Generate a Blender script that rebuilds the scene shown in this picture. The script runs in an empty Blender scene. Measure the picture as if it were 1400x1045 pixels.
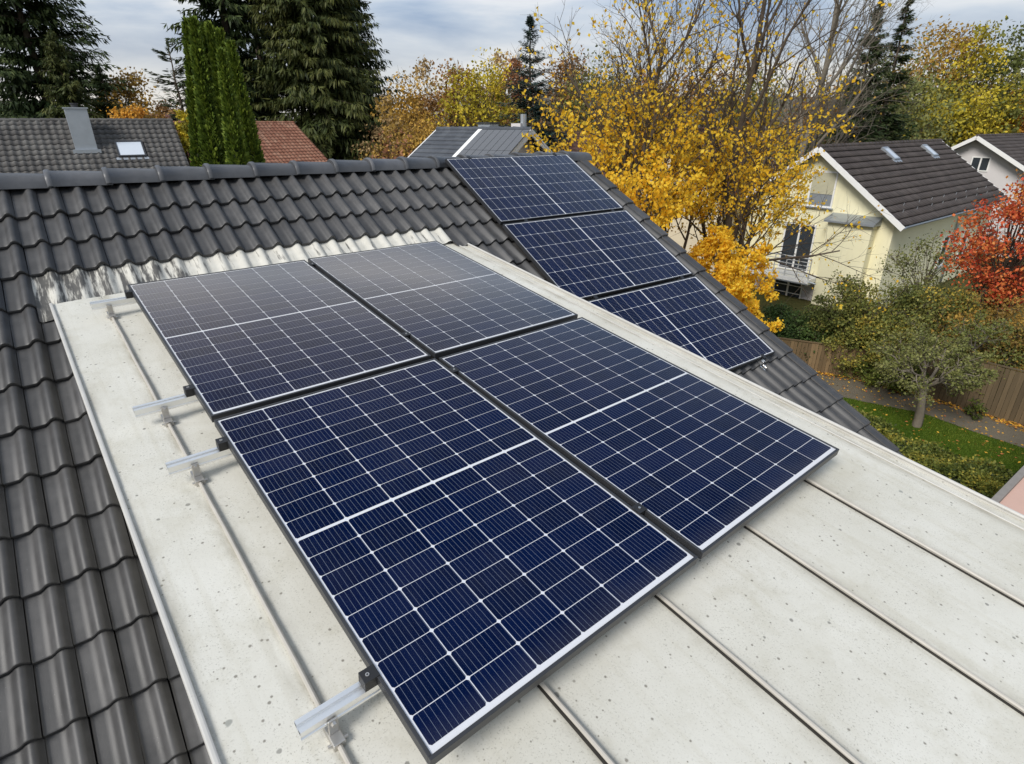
import bpy, math, random
import numpy as np
from mathutils import Matrix, Vector

scene = bpy.context.scene
col = scene.collection
R = math.radians

# ---------------------------------------------------------------- camera
FPX = 789.67            # focal length in pixels of a 1400 px wide picture
PITCH, ROLL = 0.4202, -0.0037
CAM = Vector((0, 0, 8.0))
_fw = Vector((0, math.cos(PITCH), -math.sin(PITCH)))
_up0 = Vector((0, math.sin(PITCH), math.cos(PITCH)))
_rt0 = Vector((1, 0, 0))
_rt = _rt0 * math.cos(ROLL) + _up0 * math.sin(ROLL)
_up = -_rt0 * math.sin(ROLL) + _up0 * math.cos(ROLL)
cd = bpy.data.cameras.new('camera')
cam = bpy.data.objects.new('camera', cd)
col.objects.link(cam)
cd.sensor_width = 36
cd.lens = FPX / 1400 * 36
cd.clip_start = 0.05
cd.clip_end = 5000
_m = Matrix((_rt, _up, -_fw)).transposed().to_4x4()
_m.translation = CAM
cam.matrix_world = _m
scene.camera = cam

# ---------------------------------------------------------------- sky
SUN_EL, SUN_AZ = R(41), R(-143)      # azimuth measured from +Y towards +X
world = bpy.data.worlds.new('World')
scene.world = world
world.use_nodes = True
nt = world.node_tree
nt.nodes.clear()


def wn(t, **kw):
    n = nt.nodes.new(t)
    for k, v in kw.items():
        setattr(n, k, v)
    return n


def wl(a, b):
    nt.links.new(a, b)


sky = wn('ShaderNodeTexSky', sky_type='NISHITA', sun_disc=False)
sky.sun_elevation = SUN_EL
sky.sun_rotation = SUN_AZ
sky.dust_density = 2.0
tc = wn('ShaderNodeTexCoord')
sep = wn('ShaderNodeSeparateXYZ')
wl(tc.outputs['Generated'], sep.inputs[0])
zc = wn('ShaderNodeMath', operation='MAXIMUM')
wl(sep.outputs['Z'], zc.inputs[0]); zc.inputs[1].default_value = 0.0
zd = wn('ShaderNodeMath', operation='ADD')
wl(zc.outputs[0], zd.inputs[0]); zd.inputs[1].default_value = 0.16
dx = wn('ShaderNodeMath', operation='DIVIDE'); wl(sep.outputs['X'], dx.inputs[0]); wl(zd.outputs[0], dx.inputs[1])
dy = wn('ShaderNodeMath', operation='DIVIDE'); wl(sep.outputs['Y'], dy.inputs[0]); wl(zd.outputs[0], dy.inputs[1])
cmb = wn('ShaderNodeCombineXYZ'); wl(dx.outputs[0], cmb.inputs[0]); wl(dy.outputs[0], cmb.inputs[1])
mp = wn('ShaderNodeMapping'); wl(cmb.outputs[0], mp.inputs[0])
mp.inputs['Scale'].default_value = (0.50, 0.66, 1)
mp.inputs['Rotation'].default_value = (0, 0, R(-12))
mp.inputs['Location'].default_value = (3.1, 1.7, 0)
nz = wn('ShaderNodeTexNoise'); wl(mp.outputs[0], nz.inputs['Vector'])
nz.inputs['Scale'].default_value = 1.55; nz.inputs['Detail'].default_value = 6
nz.inputs['Roughness'].default_value = 0.52; nz.inputs['Distortion'].default_value = 0.35
cr = wn('ShaderNodeValToRGB'); wl(nz.outputs['Fac'], cr.inputs[0])
el = cr.color_ramp.elements
el[0].position = 0.38; el[0].color = (0.28, 0.40, 0.60, 1)
el[1].position = 0.63; el[1].color = (0.88, 0.90, 0.93, 1)
e_ = el.new(0.51); e_.color = (0.56, 0.65, 0.78, 1)
e_ = el.new(0.74); e_.color = (0.66, 0.69, 0.73, 1)
# pale warm haze all round the horizon
hz = wn('ShaderNodeMapRange'); wl(zc.outputs[0], hz.inputs[0])
hz.inputs[1].default_value = 0.0; hz.inputs[2].default_value = 0.16
hz.inputs[3].default_value = 0.85; hz.inputs[4].default_value = 0.0
mh = wn('ShaderNodeMix', data_type='RGBA'); wl(hz.outputs[0], mh.inputs[0]); wl(cr.outputs[0], mh.inputs[6])
mh.inputs[7].default_value = (0.93, 0.87, 0.78, 1)
sc_ = wn('ShaderNodeVectorMath', operation='SCALE'); wl(mh.outputs[2], sc_.inputs[0]); sc_.inputs['Scale'].default_value = 5.9
mx = wn('ShaderNodeMix', data_type='RGBA'); mx.inputs[0].default_value = 0.9
wl(sky.outputs[0], mx.inputs[6]); wl(sc_.outputs[0], mx.inputs[7])
bg = wn('ShaderNodeBackground'); wl(mx.outputs[2], bg.inputs[0]); bg.inputs[1].default_value = 0.1
wo = wn('ShaderNodeOutputWorld'); wl(bg.outputs[0], wo.inputs[0])

# ---------------------------------------------------------------- sun behind thin cloud
sd = bpy.data.lights.new('sun', 'SUN')
sd.energy = 2.2
sd.angle = R(22)
sd.color = (1.0, 0.965, 0.91)
sun = bpy.data.objects.new('sun', sd)
col.objects.link(sun)
sdir = Vector((math.sin(SUN_AZ) * math.cos(SUN_EL), math.cos(SUN_AZ) * math.cos(SUN_EL), math.sin(SUN_EL)))
sun.rotation_euler = (-sdir).to_track_quat('-Z', 'Y').to_euler()
sun.location = (-20, 5, 30)

scene.view_settings.view_transform = 'Standard'
scene.view_settings.look = 'None'
scene.view_settings.gamma = 1
scene.view_settings.exposure = 0.68
scene.view_settings.use_curve_mapping = False
scene.cycles.max_bounces = 6
scene.cycles.transparent_max_bounces = 12
scene.cycles.use_denoising = True


# ---------------------------------------------------------------- helpers
def ray(x, y):
    d = _fw + _rt * ((x - 700) / FPX) + _up * (-(y - 522.5) / FPX)
    return d


def at(x, y, z=None, Y=None):
    """Where the sight line through a point of the photograph meets a height or a distance."""
    d = ray(x, y)
    t = (z - CAM.z) / d.z if z is not None else Y / d.y
    return CAM + d * t


def inview(P, m=0.03):
    q = P - CAM
    d = q.dot(_fw)
    if d <= 0.05:
        return None
    x = 700 + FPX * q.dot(_rt) / d
    y = 522.5 - FPX * q.dot(_up) / d
    return x, y, (-1400 * m < x < 1400 * (1 + m) and -1045 * m < y < 1045 * (1 + m))


class MB:
    """collects shapes, builds one mesh"""

    def __init__(s):
        s.v = []; s.f = []; s.mi = []; s.cur = 0

    def add(s, vs, fs):
        o = len(s.v)
        s.v += [tuple(v) for v in vs]
        s.f += [tuple(i + o for i in f) for f in fs]
        s.mi += [s.cur] * len(fs)
        return s

    def box(s, x0, x1, y0, y1, z0, z1, M=None):
        vs = [Vector((x, y, z)) for z in (z0, z1) for y in (y0, y1) for x in (x0, x1)]
        if M is not None:
            vs = [M @ v for v in vs]
        return s.add(vs, [(0, 2, 3, 1), (4, 5, 7, 6), (0, 1, 5, 4), (2, 6, 7, 3), (0, 4, 6, 2), (1, 3, 7, 5)])

    def bar(s, a, b, w, h, up=Vector((0, 0, 1))):
        a = Vector(a); b = Vector(b)
        d = (b - a); L = d.length; d.normalize()
        x = d.cross(up)
        if x.length < 1e-4:
            x = d.cross(Vector((1, 0, 0)))
        x.normalize(); z = x.cross(d)
        M = Matrix((x, d, z)).transposed().to_4x4(); M.translation = a
        return s.box(-w / 2, w / 2, 0, L, -h / 2, h / 2, M)

    def tube(s, pts, rad, n=6, cap=True):
        pts = [Vector(p) for p in pts]
        if not hasattr(rad, '__len__'):
            rad = [rad] * len(pts)
        vs = []; fs = []
        for i, p in enumerate(pts):
            d = (pts[min(i + 1, len(pts) - 1)] - pts[max(i - 1, 0)]).normalized()
            x = d.cross(Vector((0.13, 0.21, 1)))
            if x.length < 1e-3:
                x = d.cross(Vector((1, 0, 0)))
            x.normalize(); y = d.cross(x)
            for k in range(n):
                a = 2 * math.pi * k / n
                vs.append(p + (x * math.cos(a) + y * math.sin(a)) * rad[i])
        for i in range(len(pts) - 1):
            for k in range(n):
                k2 = (k + 1) % n
                fs.append((i * n + k, i * n + k2, (i + 1) * n + k2, (i + 1) * n + k))
        if cap:
            fs.append(tuple(range(n))[::-1]); fs.append(tuple((len(pts) - 1) * n + k for k in range(n)))
        return s.add(vs, fs)

    def mesh(s, name, smooth=False):
        me = bpy.data.meshes.new(name)
        me.from_pydata(s.v, [], s.f)
        if any(s.mi):
            me.polygons.foreach_set('material_index', s.mi)
        if smooth:
            me.polygons.foreach_set('use_smooth', [True] * len(me.polygons))
        me.update()
        return me

    def build(s, name, mat, parent=None, M=None, smooth=False, bevel=0):
        return obj(name, s.mesh(name, smooth), mat, parent, M, bevel)


def obj(name, me, mat=None, parent=None, M=None, bevel=0):
    o = bpy.data.objects.new(name, me)
    col.objects.link(o)
    if me is not None and mat is not None and len(me.materials) == 0:
        for m in (mat if isinstance(mat, (list, tuple)) else [mat]):
            me.materials.append(m)
    if parent is not None:
        o.parent = parent
    if M is not None:
        o.matrix_basis = M
    if bevel:
        b = o.modifiers.new('bevel', 'BEVEL'); b.width = bevel; b.segments = 2; b.limit_method = 'ANGLE'
    return o


def tag(o, label=None, cat=None, group=None, kind=None):
    if label: o['label'] = label
    if cat: o['category'] = cat
    if group: o['group'] = group
    if kind: o['kind'] = kind
    return o


def empty(name, loc, rz=0, label=None, cat=None, group=None):
    o = bpy.data.objects.new(name, None)
    col.objects.link(o)
    o.location = loc
    o.rotation_euler = (0, 0, rz)
    o.empty_display_size = 0.2
    return tag(o, label, cat, group)


def fast_mesh(name, V, F, smooth=False, var=None):
    """numpy verts, numpy faces (all of one size)"""
    me = bpy.data.meshes.new(name)
    V = np.asarray(V, np.float32); F = np.asarray(F, np.int32)
    k = F.shape[1]
    me.vertices.add(len(V)); me.vertices.foreach_set('co', V.ravel())
    me.loops.add(F.size); me.loops.foreach_set('vertex_index', F.ravel())
    me.polygons.add(len(F))
    me.polygons.foreach_set('loop_start', np.arange(0, F.size, k, dtype=np.int32))
    if smooth:
        me.polygons.foreach_set('use_smooth', np.ones(len(F), bool))
    if var is not None:
        a = me.attributes.new('var', 'FLOAT', 'POINT')
        a.data.foreach_set('value', np.asarray(var, np.float32))
    me.update(calc_edges=True)
    me.validate()
    return me


# ---------------------------------------------------------------- materials
class NT:
    def __init__(s, name):
        s.m = bpy.data.materials.new(name)
        s.m.use_nodes = True
        s.t = s.m.node_tree
        s.b = s.t.nodes['Principled BSDF']
        s.out = s.t.nodes['Material Output']

    def n(s, t, ins=None, **kw):
        n = s.t.nodes.new(t)
        for k, v in kw.items():
            setattr(n, k, v)
        for k, v in (ins or {}).items():
            if hasattr(v, 'is_linked') or isinstance(v, bpy.types.NodeSocket):
                s.t.links.new(v, n.inputs[k])
            else:
                n.inputs[k].default_value = v
        return n

    def set(s, **kw):
        for k, v in kw.items():
            k = k.replace('_', ' ')
            if isinstance(v, bpy.types.NodeSocket):
                s.t.links.new(v, s.b.inputs[k])
            else:
                s.b.inputs[k].default_value = v
        return s

    def coord(s, which='Object', scale=None):
        c = s.n('ShaderNodeTexCoord').outputs[which]
        if scale is not None:
            c = s.n('ShaderNodeMapping', {'Vector': c, 'Scale': scale}).outputs[0]
        return c

    def noise(s, vec, scale, detail=4, rough=0.55, dist=0.0):
        return s.n('ShaderNodeTexNoise', {'Vector': vec, 'Scale': scale, 'Detail': detail, 'Roughness': rough, 'Distortion': dist}).outputs['Fac']

    def ramp(s, fac, stops):
        r = s.n('ShaderNodeValToRGB', {0: fac})
        e = r.color_ramp.elements
        while len(e) < len(stops):
            e.new(0.5)
        for i, (p, c) in enumerate(stops):
            e[i].position = p
            e[i].color = (c, c, c, 1) if isinstance(c, (int, float)) else (*c, 1)
        return r.outputs[0]

    def mix(s, fac, a, b, mode='MIX'):
        n = s.n('ShaderNodeMix', data_type='RGBA', blend_type=mode)
        for sock, v in ((n.inputs[0], fac), (n.inputs[6], a), (n.inputs[7], b)):
            if isinstance(v, bpy.types.NodeSocket):
                s.t.links.new(v, sock)
            elif isinstance(v, (tuple, list)):
                sock.default_value = (*v, 1) if len(v) == 3 else v
            else:
                sock.default_value = v if sock.type == 'VALUE' else (v, v, v, 1)
        return n.outputs[2]

    def math(s, op, a, b=0.0):
        return s.n('ShaderNodeMath', {0: a, 1: b}, operation=op).outputs[0]

    def bump(s, h, strength=0.3, dist=0.01):
        n = s.n('ShaderNodeBump', {'Height': h, 'Strength': strength, 'Distance': dist})
        s.t.links.new(n.outputs[0], s.b.inputs['Normal'])
        return s


def plain(name, c, rough=0.6, metal=0.0, vary=0.12, scale=6.0, bump=0.0, bscale=40, spec=0.5):
    t = NT(name)
    co = t.coord()
    f = t.noise(co, scale, 5)
    t.set(Base_Color=t.mix(f, tuple(max(0, x * (1 - vary)) for x in c), tuple(min(1, x * (1 + vary)) for x in c)),
          Roughness=rough, Metallic=metal, Specular_IOR_Level=spec)
    if bump:
        t.bump(t.noise(co, bscale, 4), bump)
    return t.m


M = {}
M['aluminium'] = plain('aluminium', (0.91, 0.91, 0.90), 0.42, 1.0, 0.05, 20)
M['zinc'] = plain('zinc', (0.42, 0.45, 0.48), 0.45, 0.7, 0.12, 4)
M['steel'] = plain('steel', (0.55, 0.53, 0.50), 0.4, 0.9, 0.15, 20)
M['seam'] = plain('seam_metal', (0.44, 0.41, 0.36), 0.45, 0.0, 0.2, 14)
M['rail_paint'] = plain('grey_railing', (0.50, 0.50, 0.49), 0.5, 0.2, 0.1)
M['shade_grime'] = plain('joint_shade_grime', (0.03, 0.027, 0.022), 0.95, 0, 0.6, 9)  # near-black for the seam strips: painted shadow line together with joint dirt
M['trim'] = plain('painted_trim', (0.50, 0.485, 0.45), 0.5, 0.0, 0.15, 12)
M['frame'] = plain('black_anodised', (0.030, 0.031, 0.034), 0.42, 0.0, 0.15, 20)
M['black'] = plain('black_clamp', (0.014, 0.014, 0.015), 0.5, 0, 0.1)
M['white_sheet'] = plain('backsheet_white', (0.64, 0.65, 0.68), 0.5, 0, 0.02)
M['white_paint'] = plain('white_paint', (0.78, 0.77, 0.74), 0.55, 0, 0.06)
M['cream_wall'] = plain('cream_render', (0.62, 0.53, 0.38), 0.9, 0, 0.10, 1.2, 0.15, 60)
M['grey_wall'] = plain('grey_render', (0.60, 0.57, 0.56), 0.9, 0, 0.06, 1.0, 0.1, 60)
M['dark_wood'] = plain('dark_wood', (0.05, 0.035, 0.03), 0.7, 0, 0.2, 3)
M['pane'] = plain('window_pane', (0.035, 0.042, 0.05), 0.06, 0, 0.1)
M['pane_sky'] = plain('skylight_pane', (0.55, 0.60, 0.66), 0.08, 0, 0.03)
M['shutter'] = plain('roller_shutter', (0.50, 0.47, 0.33), 0.6, 0, 0.06)
M['own_wall'] = plain('own_render', (0.66, 0.64, 0.58), 0.9, 0, 0.05, 1.0, 0.1, 60)
M['underlay'] = plain('roof_underlay', (0.012, 0.012, 0.012), 0.9)
M['pink'] = plain('pink_roofing', (0.55, 0.36, 0.29), 0.85, 0, 0.08, 1.5, 0.1, 80)
M['weathered_wood'] = plain('weathered_wood', (0.23, 0.21, 0.19), 0.8, 0, 0.2, 8)
M['bark'] = plain('bark', (0.085, 0.064, 0.045), 0.9, 0, 0.35, 9, 0.6, 25)
M['bark_light'] = plain('bark_light', (0.17, 0.145, 0.11), 0.9, 0, 0.3, 9, 0.6, 25)
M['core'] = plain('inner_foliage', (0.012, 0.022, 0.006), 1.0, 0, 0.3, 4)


def yellow_render():
    t = NT('yellow_render')
    co = t.coord()
    f = t.noise(co, 0.7, 6, 0.6)
    g = t.noise(t.coord(scale=(6, 6, 0.6)), 1.0, 4)
    c = t.mix(f, (0.79, 0.73, 0.47), (0.84, 0.79, 0.56))
    c = t.mix(t.ramp(g, [(0.55, 0.0), (0.8, 0.25)]), c, (0.52, 0.46, 0.28))
    t.set(Base_Color=c, Roughness=0.9)
    t.bump(t.noise(co, 70, 3), 0.15)
    return t.m


M['yellow_wall'] = yellow_render()


def tile_mat(name, base, lift=1.5, speck=0.35, rough=0.5):
    t = NT(name)
    co = t.coord()
    oi = t.n('ShaderNodeObjectInfo').outputs['Random']
    off = t.n('ShaderNodeVectorMath', {0: co, 1: t.n('ShaderNodeCombineXYZ', {0: t.math('MULTIPLY', oi, 37.0), 1: t.math('MULTIPLY', oi, 91.0)}).outputs[0]}, operation='ADD').outputs[0]
    f = t.noise(off, 9, 6, 0.6)
    lo = tuple(x * 0.78 for x in base); hi = tuple(x * lift for x in base)
    c = t.mix(t.ramp(f, [(0.3, 0.0), (0.72, 1.0)]), lo, hi)
    # streaks of wear down the slope
    st = t.noise(t.n('ShaderNodeMapping', {'Vector': off, 'Scale': (60, 2.5, 1)}).outputs[0], 1.0, 3)
    c = t.mix(t.ramp(st, [(0.60, 0.0), (0.82, 0.16)]), c, tuple(x * 1.9 for x in base))
    v = t.mix(oi, (0.78, 0.78, 0.78), (1.22, 1.21, 1.20))
    c = t.mix(1.0, c, v, 'MULTIPLY')
    # lichen specks
    vo = t.n('ShaderNodeTexVoronoi', {'Vector': off, 'Scale': 85.0, 'Randomness': 1.0})
    sp = t.ramp(vo.outputs['Distance'], [(0.05, 1.0), (0.11, 0.0)])
    gate = t.ramp(t.n('ShaderNodeSeparateColor', {0: vo.outputs['Color']}).outputs[0], [(0.88, 0.0), (0.92, 1.0)])
    c = t.mix(t.math('MULTIPLY', t.math('MULTIPLY', sp, gate), speck), c, (0.45, 0.45, 0.42))
    t.set(Base_Color=c, Roughness=t.math('ADD', t.math('MULTIPLY', f, 0.2), rough - 0.1), Specular_IOR_Level=0.5)
    t.bump(t.noise(off, 160, 3), 0.12, 0.004)
    return t.m


M['tile'] = tile_mat('concrete_tile_anthracite', (0.049, 0.048, 0.048), 1.35, 0.5, 0.50)
M['ridge'] = tile_mat('ridge_tile_grey', (0.088, 0.090, 0.096), 1.15, 0.2, 0.42)


def sheet_mat():
    t = NT('painted_metal_sheet')
    co = t.n('ShaderNodeNewGeometry').outputs['Position']
    ob = t.coord()
    big = t.noise(co, 1.6, 5, 0.6)
    c = t.mix(t.ramp(big, [(0.3, 0.0), (0.75, 1.0)]), (0.545, 0.525, 0.455), (0.67, 0.655, 0.595))
    # run-off streaks down the slope
    st = t.noise(t.n('ShaderNodeMapping', {'Vector': ob, 'Scale': (22, 0.9, 1)}).outputs[0], 1.0, 5, 0.6)
    c = t.mix(t.ramp(st, [(0.52, 0.0), (0.72, 0.40)]), c, (0.47, 0.44, 0.35))
    mid = t.noise(co, 9, 6, 0.65)
    c = t.mix(t.ramp(mid, [(0.52, 0.0), (0.76, 0.55)]), c, (0.47, 0.445, 0.36))
    fine = t.noise(co, 170, 4, 0.7)
    patch = t.ramp(t.noise(co, 3.5, 4), [(0.32, 0.3), (0.62, 1.0)])
    c = t.mix(t.math('MULTIPLY', t.ramp(fine, [(0.56, 0.0), (0.68, 0.8)]), patch), c, (0.27, 0.255, 0.21))
    fw = t.noise(co, 60, 3, 0.6)
    c = t.mix(t.ramp(fw, [(0.62, 0.0), (0.75, 0.3)]), c, (0.70, 0.69, 0.63))
    for sc, r0, r1, g0, colr in ((6.5, 0.050, 0.066, 0.78, (0.27, 0.275, 0.245)), (15, 0.075, 0.105, 0.70, (0.21, 0.205, 0.18)), (41, 0.10, 0.19, 0.64, (0.19, 0.175, 0.145))):
        vo = t.n('ShaderNodeTexVoronoi', {'Vector': co, 'Scale': float(sc), 'Randomness': 1.0})
        wob = t.math('ADD', vo.outputs['Distance'], t.math('MULTIPLY', t.math('SUBTRACT', t.noise(co, sc * 5, 2), 0.5), 0.10))
        rnd = t.n('ShaderNodeSeparateColor', {0: vo.outputs['Color']})
        d = t.math('DIVIDE', wob, t.math('ADD', t.math('MULTIPLY', rnd.outputs[1], 1.1), 0.35))
        sp = t.ramp(d, [(r0, 1.0), (r1, 0.0)])
        gate = t.ramp(rnd.outputs[0], [(g0, 0.0), (g0 + 0.02, 1.0)])
        c = t.mix(t.math('MULTIPLY', t.math('MULTIPLY', sp, gate), 0.85), c, colr)
    dirt = t.noise(t.n('ShaderNodeMapping', {'Vector': co, 'Scale': (2.2, 2.2, 2.2), 'Location': (4, 7, 1)}).outputs[0], 1.0, 7, 0.7)
    c = t.mix(t.ramp(dirt, [(0.54, 0.0), (0.76, 0.5)]), c, (0.40, 0.365, 0.27))
    # grime that collects along the joints
    x = t.n('ShaderNodeSeparateXYZ', {0: ob}).outputs[0]
    dist = None
    for sm in (-0.40, -0.135, 0.42, 0.985, 1.59, 2.125, 2.66, 2.735):
        q = t.math('ABSOLUTE', t.math('SUBTRACT', x, sm))
        dist = q if dist is None else t.math('MINIMUM', dist, q)
    k = t.n('ShaderNodeMapRange', {0: dist, 1: 0.008, 2: 0.075, 3: 1.0, 4: 0.0}).outputs[0]
    g = t.ramp(t.noise(t.n('ShaderNodeMapping', {'Vector': ob, 'Scale': (9, 2.2, 1)}).outputs[0], 1.0, 6, 0.7), [(0.42, 0.0), (0.68, 0.85)])
    c = t.mix(t.math('MULTIPLY', t.math('POWER', k, 1.6), g), c, (0.25, 0.225, 0.17))
    t.set(Base_Color=c, Roughness=0.7, Specular_IOR_Level=0.2)
    t.bump(t.noise(co, 45, 4), 0.10, 0.006)
    return t.m


M['sheet'] = sheet_mat()


def flashing_mat():
    t = NT('flashing_patchy_paint')
    co = t.coord()
    sx = t.n('ShaderNodeSeparateXYZ', {0: co}).outputs[0]
    f = t.noise(t.n('ShaderNodeMapping', {'Vector': co, 'Scale': (26, 3.0, 1)}).outputs[0], 1.0, 5, 0.65, 0.0)
    g = t.n('ShaderNodeMapRange', {0: sx, 1: -3.85, 2: -2.3, 3: -0.05, 4: 0.17}).outputs[0]
    k = t.ramp(t.math('ADD', f, g), [(0.49, 0.0), (0.60, 1.0)])
    dk = t.mix(t.noise(co, 30, 4), (0.05, 0.048, 0.045), (0.11, 0.105, 0.095))
    wh = t.mix(t.noise(co, 14, 5), (0.44, 0.42, 0.36), (0.64, 0.62, 0.56))
    t.set(Base_Color=t.mix(k, dk, wh), Roughness=0.6)
    return t.m


M['flashing'] = flashing_mat()


def cell_mat():
    t = NT('silicon_cell')
    co = t.coord()
    s = t.n('ShaderNodeSeparateXYZ', {0: co})
    oi = t.n('ShaderNodeObjectInfo').outputs['Random']
    base = t.mix(oi, (0.0012, 0.0046, 0.023), (0.0021, 0.0072, 0.037))
    off = t.n('ShaderNodeVectorMath', {0: co, 1: t.n('ShaderNodeCombineXYZ', {0: t.math('MULTIPLY', oi, 31.0)}).outputs[0]}, operation='ADD').outputs[0]
    f = t.noise(t.n('ShaderNodeMapping', {'Vector': off, 'Scale': (40, 8, 1)}).outputs[0], 1.0, 3)
    base = t.mix(t.ramp(f, [(0.3, 0.0), (0.8, 0.6)]), base, (0.0032, 0.0102, 0.047))
    # ten fine silver busbars along the cell
    w = t.math('PINGPONG', t.math('ADD', t.math('MULTIPLY', s.outputs[0], 10 / 0.1782), 0.5), 0.5)
    line = t.ramp(w, [(0.0, 1.0), (0.030, 1.0), (0.042, 0.0)])
    inv = t.math('SUBTRACT', 0.5, w)
    line = t.ramp(inv, [(0.0, 1.0), (0.026, 1.0), (0.036, 0.0)])
    t.set(Base_Color=t.mix(t.math('MULTIPLY', line, 0.36), base, (0.36, 0.42, 0.52)), Roughness=0.6, Specular_IOR_Level=0.0)
    return t.m


M['cell'] = cell_mat()


def glass_mat():
    t = NT('panel_glass')
    nodes = t.t.nodes
    fc = t.n('ShaderNodeLayerWeight', {'Blend': 0.5}).outputs['Facing']      # same from both sides of the thin pane
    fr = t.n('ShaderNodeMath', {0: t.math('ADD', t.math('MULTIPLY', t.math('POWER', fc, 9.0), 20.0), 0.0015), 1: 0.42}, operation='MINIMUM')   # textured, slightly soiled solar glass
    gl = t.n('ShaderNodeBsdfGlossy', {'Roughness': 0.10, 'Color': (1.0, 0.90, 0.78, 1)})      # coated glass reflects slightly warm
    tr = t.n('ShaderNodeBsdfTransparent')
    m = t.n('ShaderNodeMixShader', {0: fr.outputs[0], 1: tr.outputs[0], 2: gl.outputs[0]})
    # thin dust, thicker in patches and dried run-off
    co = t.coord()
    d1 = t.ramp(t.noise(co, 2.2, 6, 0.65), [(0.42, 0.0), (0.8, 0.020)])
    d2 = t.ramp(t.noise(t.n('ShaderNodeMapping', {'Vector': co, 'Scale': (24, 1.3, 1)}).outputs[0], 1.0, 4), [(0.55, 0.0), (0.85, 0.016)])
    yb = t.n('ShaderNodeMapRange', {0: t.n('ShaderNodeSeparateXYZ', {0: co}).outputs[1], 1: 0.0, 2: 0.09, 3: 0.035, 4: 0.0}).outputs[0]
    df = t.n('ShaderNodeBsdfDiffuse', {'Color': (0.50, 0.47, 0.42, 1)})
    m2 = t.n('ShaderNodeMixShader', {0: t.math('ADD', t.math('ADD', d1, d2), yb), 1: m.outputs[0], 2: df.outputs[0]})
    t.t.links.new(m2.outputs[0], t.out.inputs['Surface'])
    nodes.remove(t.b)
    return t.m


M['glass'] = glass_mat()


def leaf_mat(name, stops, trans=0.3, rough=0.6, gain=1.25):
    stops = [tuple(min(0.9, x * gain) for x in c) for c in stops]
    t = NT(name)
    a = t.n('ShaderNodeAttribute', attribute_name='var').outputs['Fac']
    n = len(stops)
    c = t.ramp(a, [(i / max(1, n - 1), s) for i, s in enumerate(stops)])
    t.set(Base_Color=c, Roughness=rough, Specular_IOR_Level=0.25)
    if trans:
        tl = t.n('ShaderNodeBsdfTranslucent', {0: c})
        m = t.n('ShaderNodeMixShader', {0: trans, 1: t.b.outputs[0], 2: tl.outputs[0]})
        t.t.links.new(m.outputs[0], t.out.inputs['Surface'])
    return t.m


L = {}
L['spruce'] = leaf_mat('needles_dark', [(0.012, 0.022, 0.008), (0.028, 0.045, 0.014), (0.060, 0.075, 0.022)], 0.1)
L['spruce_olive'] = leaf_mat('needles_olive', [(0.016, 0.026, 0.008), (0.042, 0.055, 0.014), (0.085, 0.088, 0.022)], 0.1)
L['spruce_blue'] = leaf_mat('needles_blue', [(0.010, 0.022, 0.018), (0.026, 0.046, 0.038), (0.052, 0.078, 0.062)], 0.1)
L['pine'] = leaf_mat('needles_pine', [(0.03, 0.045, 0.025), (0.06, 0.075, 0.04), (0.10, 0.11, 0.06)], 0.1)
L['thuja'] = leaf_mat('thuja_sprays', [(0.028, 0.050, 0.008), (0.098, 0.142, 0.016), (0.20, 0.245, 0.034)], 0.15)
L['yellow'] = leaf_mat('yellow_leaves', [(0.55, 0.25, 0.02), (0.86, 0.46, 0.02), (0.90, 0.58, 0.035), (0.90, 0.66, 0.07), (0.90, 0.54, 0.03)], 0.5, gain=1.0)
L['gold'] = leaf_mat('gold_leaves', [(0.12, 0.078, 0.022), (0.23, 0.145, 0.032), (0.34, 0.205, 0.04)], 0.3, gain=1.7)
L['orange'] = leaf_mat('orange_leaves', [(0.20, 0.085, 0.016), (0.34, 0.16, 0.025), (0.44, 0.24, 0.035)], 0.3, gain=1.7)
L['yellowgreen'] = leaf_mat('yellow_green_leaves', [(0.10, 0.095, 0.012), (0.24, 0.20, 0.018), (0.42, 0.32, 0.03)], 0.3, gain=1.7)
L['olive'] = leaf_mat('olive_leaves', [(0.042, 0.053, 0.014), (0.095, 0.108, 0.028), (0.18, 0.165, 0.045)], 0.25, gain=1.55)
L['oliveyellow'] = leaf_mat('olive_yellow_leaves', [(0.045, 0.056, 0.014), (0.095, 0.108, 0.026), (0.15, 0.145, 0.032), (0.36, 0.26, 0.04)], 0.25, gain=1.55)
L['brown'] = leaf_mat('brown_leaves', [(0.075, 0.042, 0.018), (0.16, 0.085, 0.028), (0.24, 0.13, 0.04)], 0.25, gain=1.7)
L['tan'] = leaf_mat('tan_leaves', [(0.16, 0.11, 0.055), (0.27, 0.19, 0.09), (0.34, 0.24, 0.11)], 0.25, gain=1.7)
L['rust'] = leaf_mat('rust_leaves', [(0.10, 0.045, 0.024), (0.17, 0.075, 0.035), (0.23, 0.11, 0.05)], 0.25, gain=1.7)
L['red'] = leaf_mat('red_leaves', [(0.20, 0.03, 0.015), (0.46, 0.07, 0.03), (0.52, 0.14, 0.04), (0.50, 0.24, 0.06)], 0.3)
L['darkgreen'] = leaf_mat('dark_green_leaves', [(0.012, 0.025, 0.008), (0.028, 0.052, 0.014), (0.055, 0.085, 0.022)], 0.15, gain=1.55)
L['greygreen'] = leaf_mat('grey_green_leaves', [(0.052, 0.062, 0.018), (0.115, 0.122, 0.036), (0.19, 0.185, 0.062)], 0.2, gain=1.55)
L['green'] = leaf_mat('green_leaves', [(0.03, 0.045, 0.010), (0.075, 0.10, 0.018), (0.14, 0.16, 0.03)], 0.25, gain=1.55)
L['hedge'] = leaf_mat('hedge_leaves', [(0.028, 0.040, 0.010), (0.075, 0.092, 0.018), (0.14, 0.14, 0.026), (0.30, 0.24, 0.04)], 0.25, gain=1.55)
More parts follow.
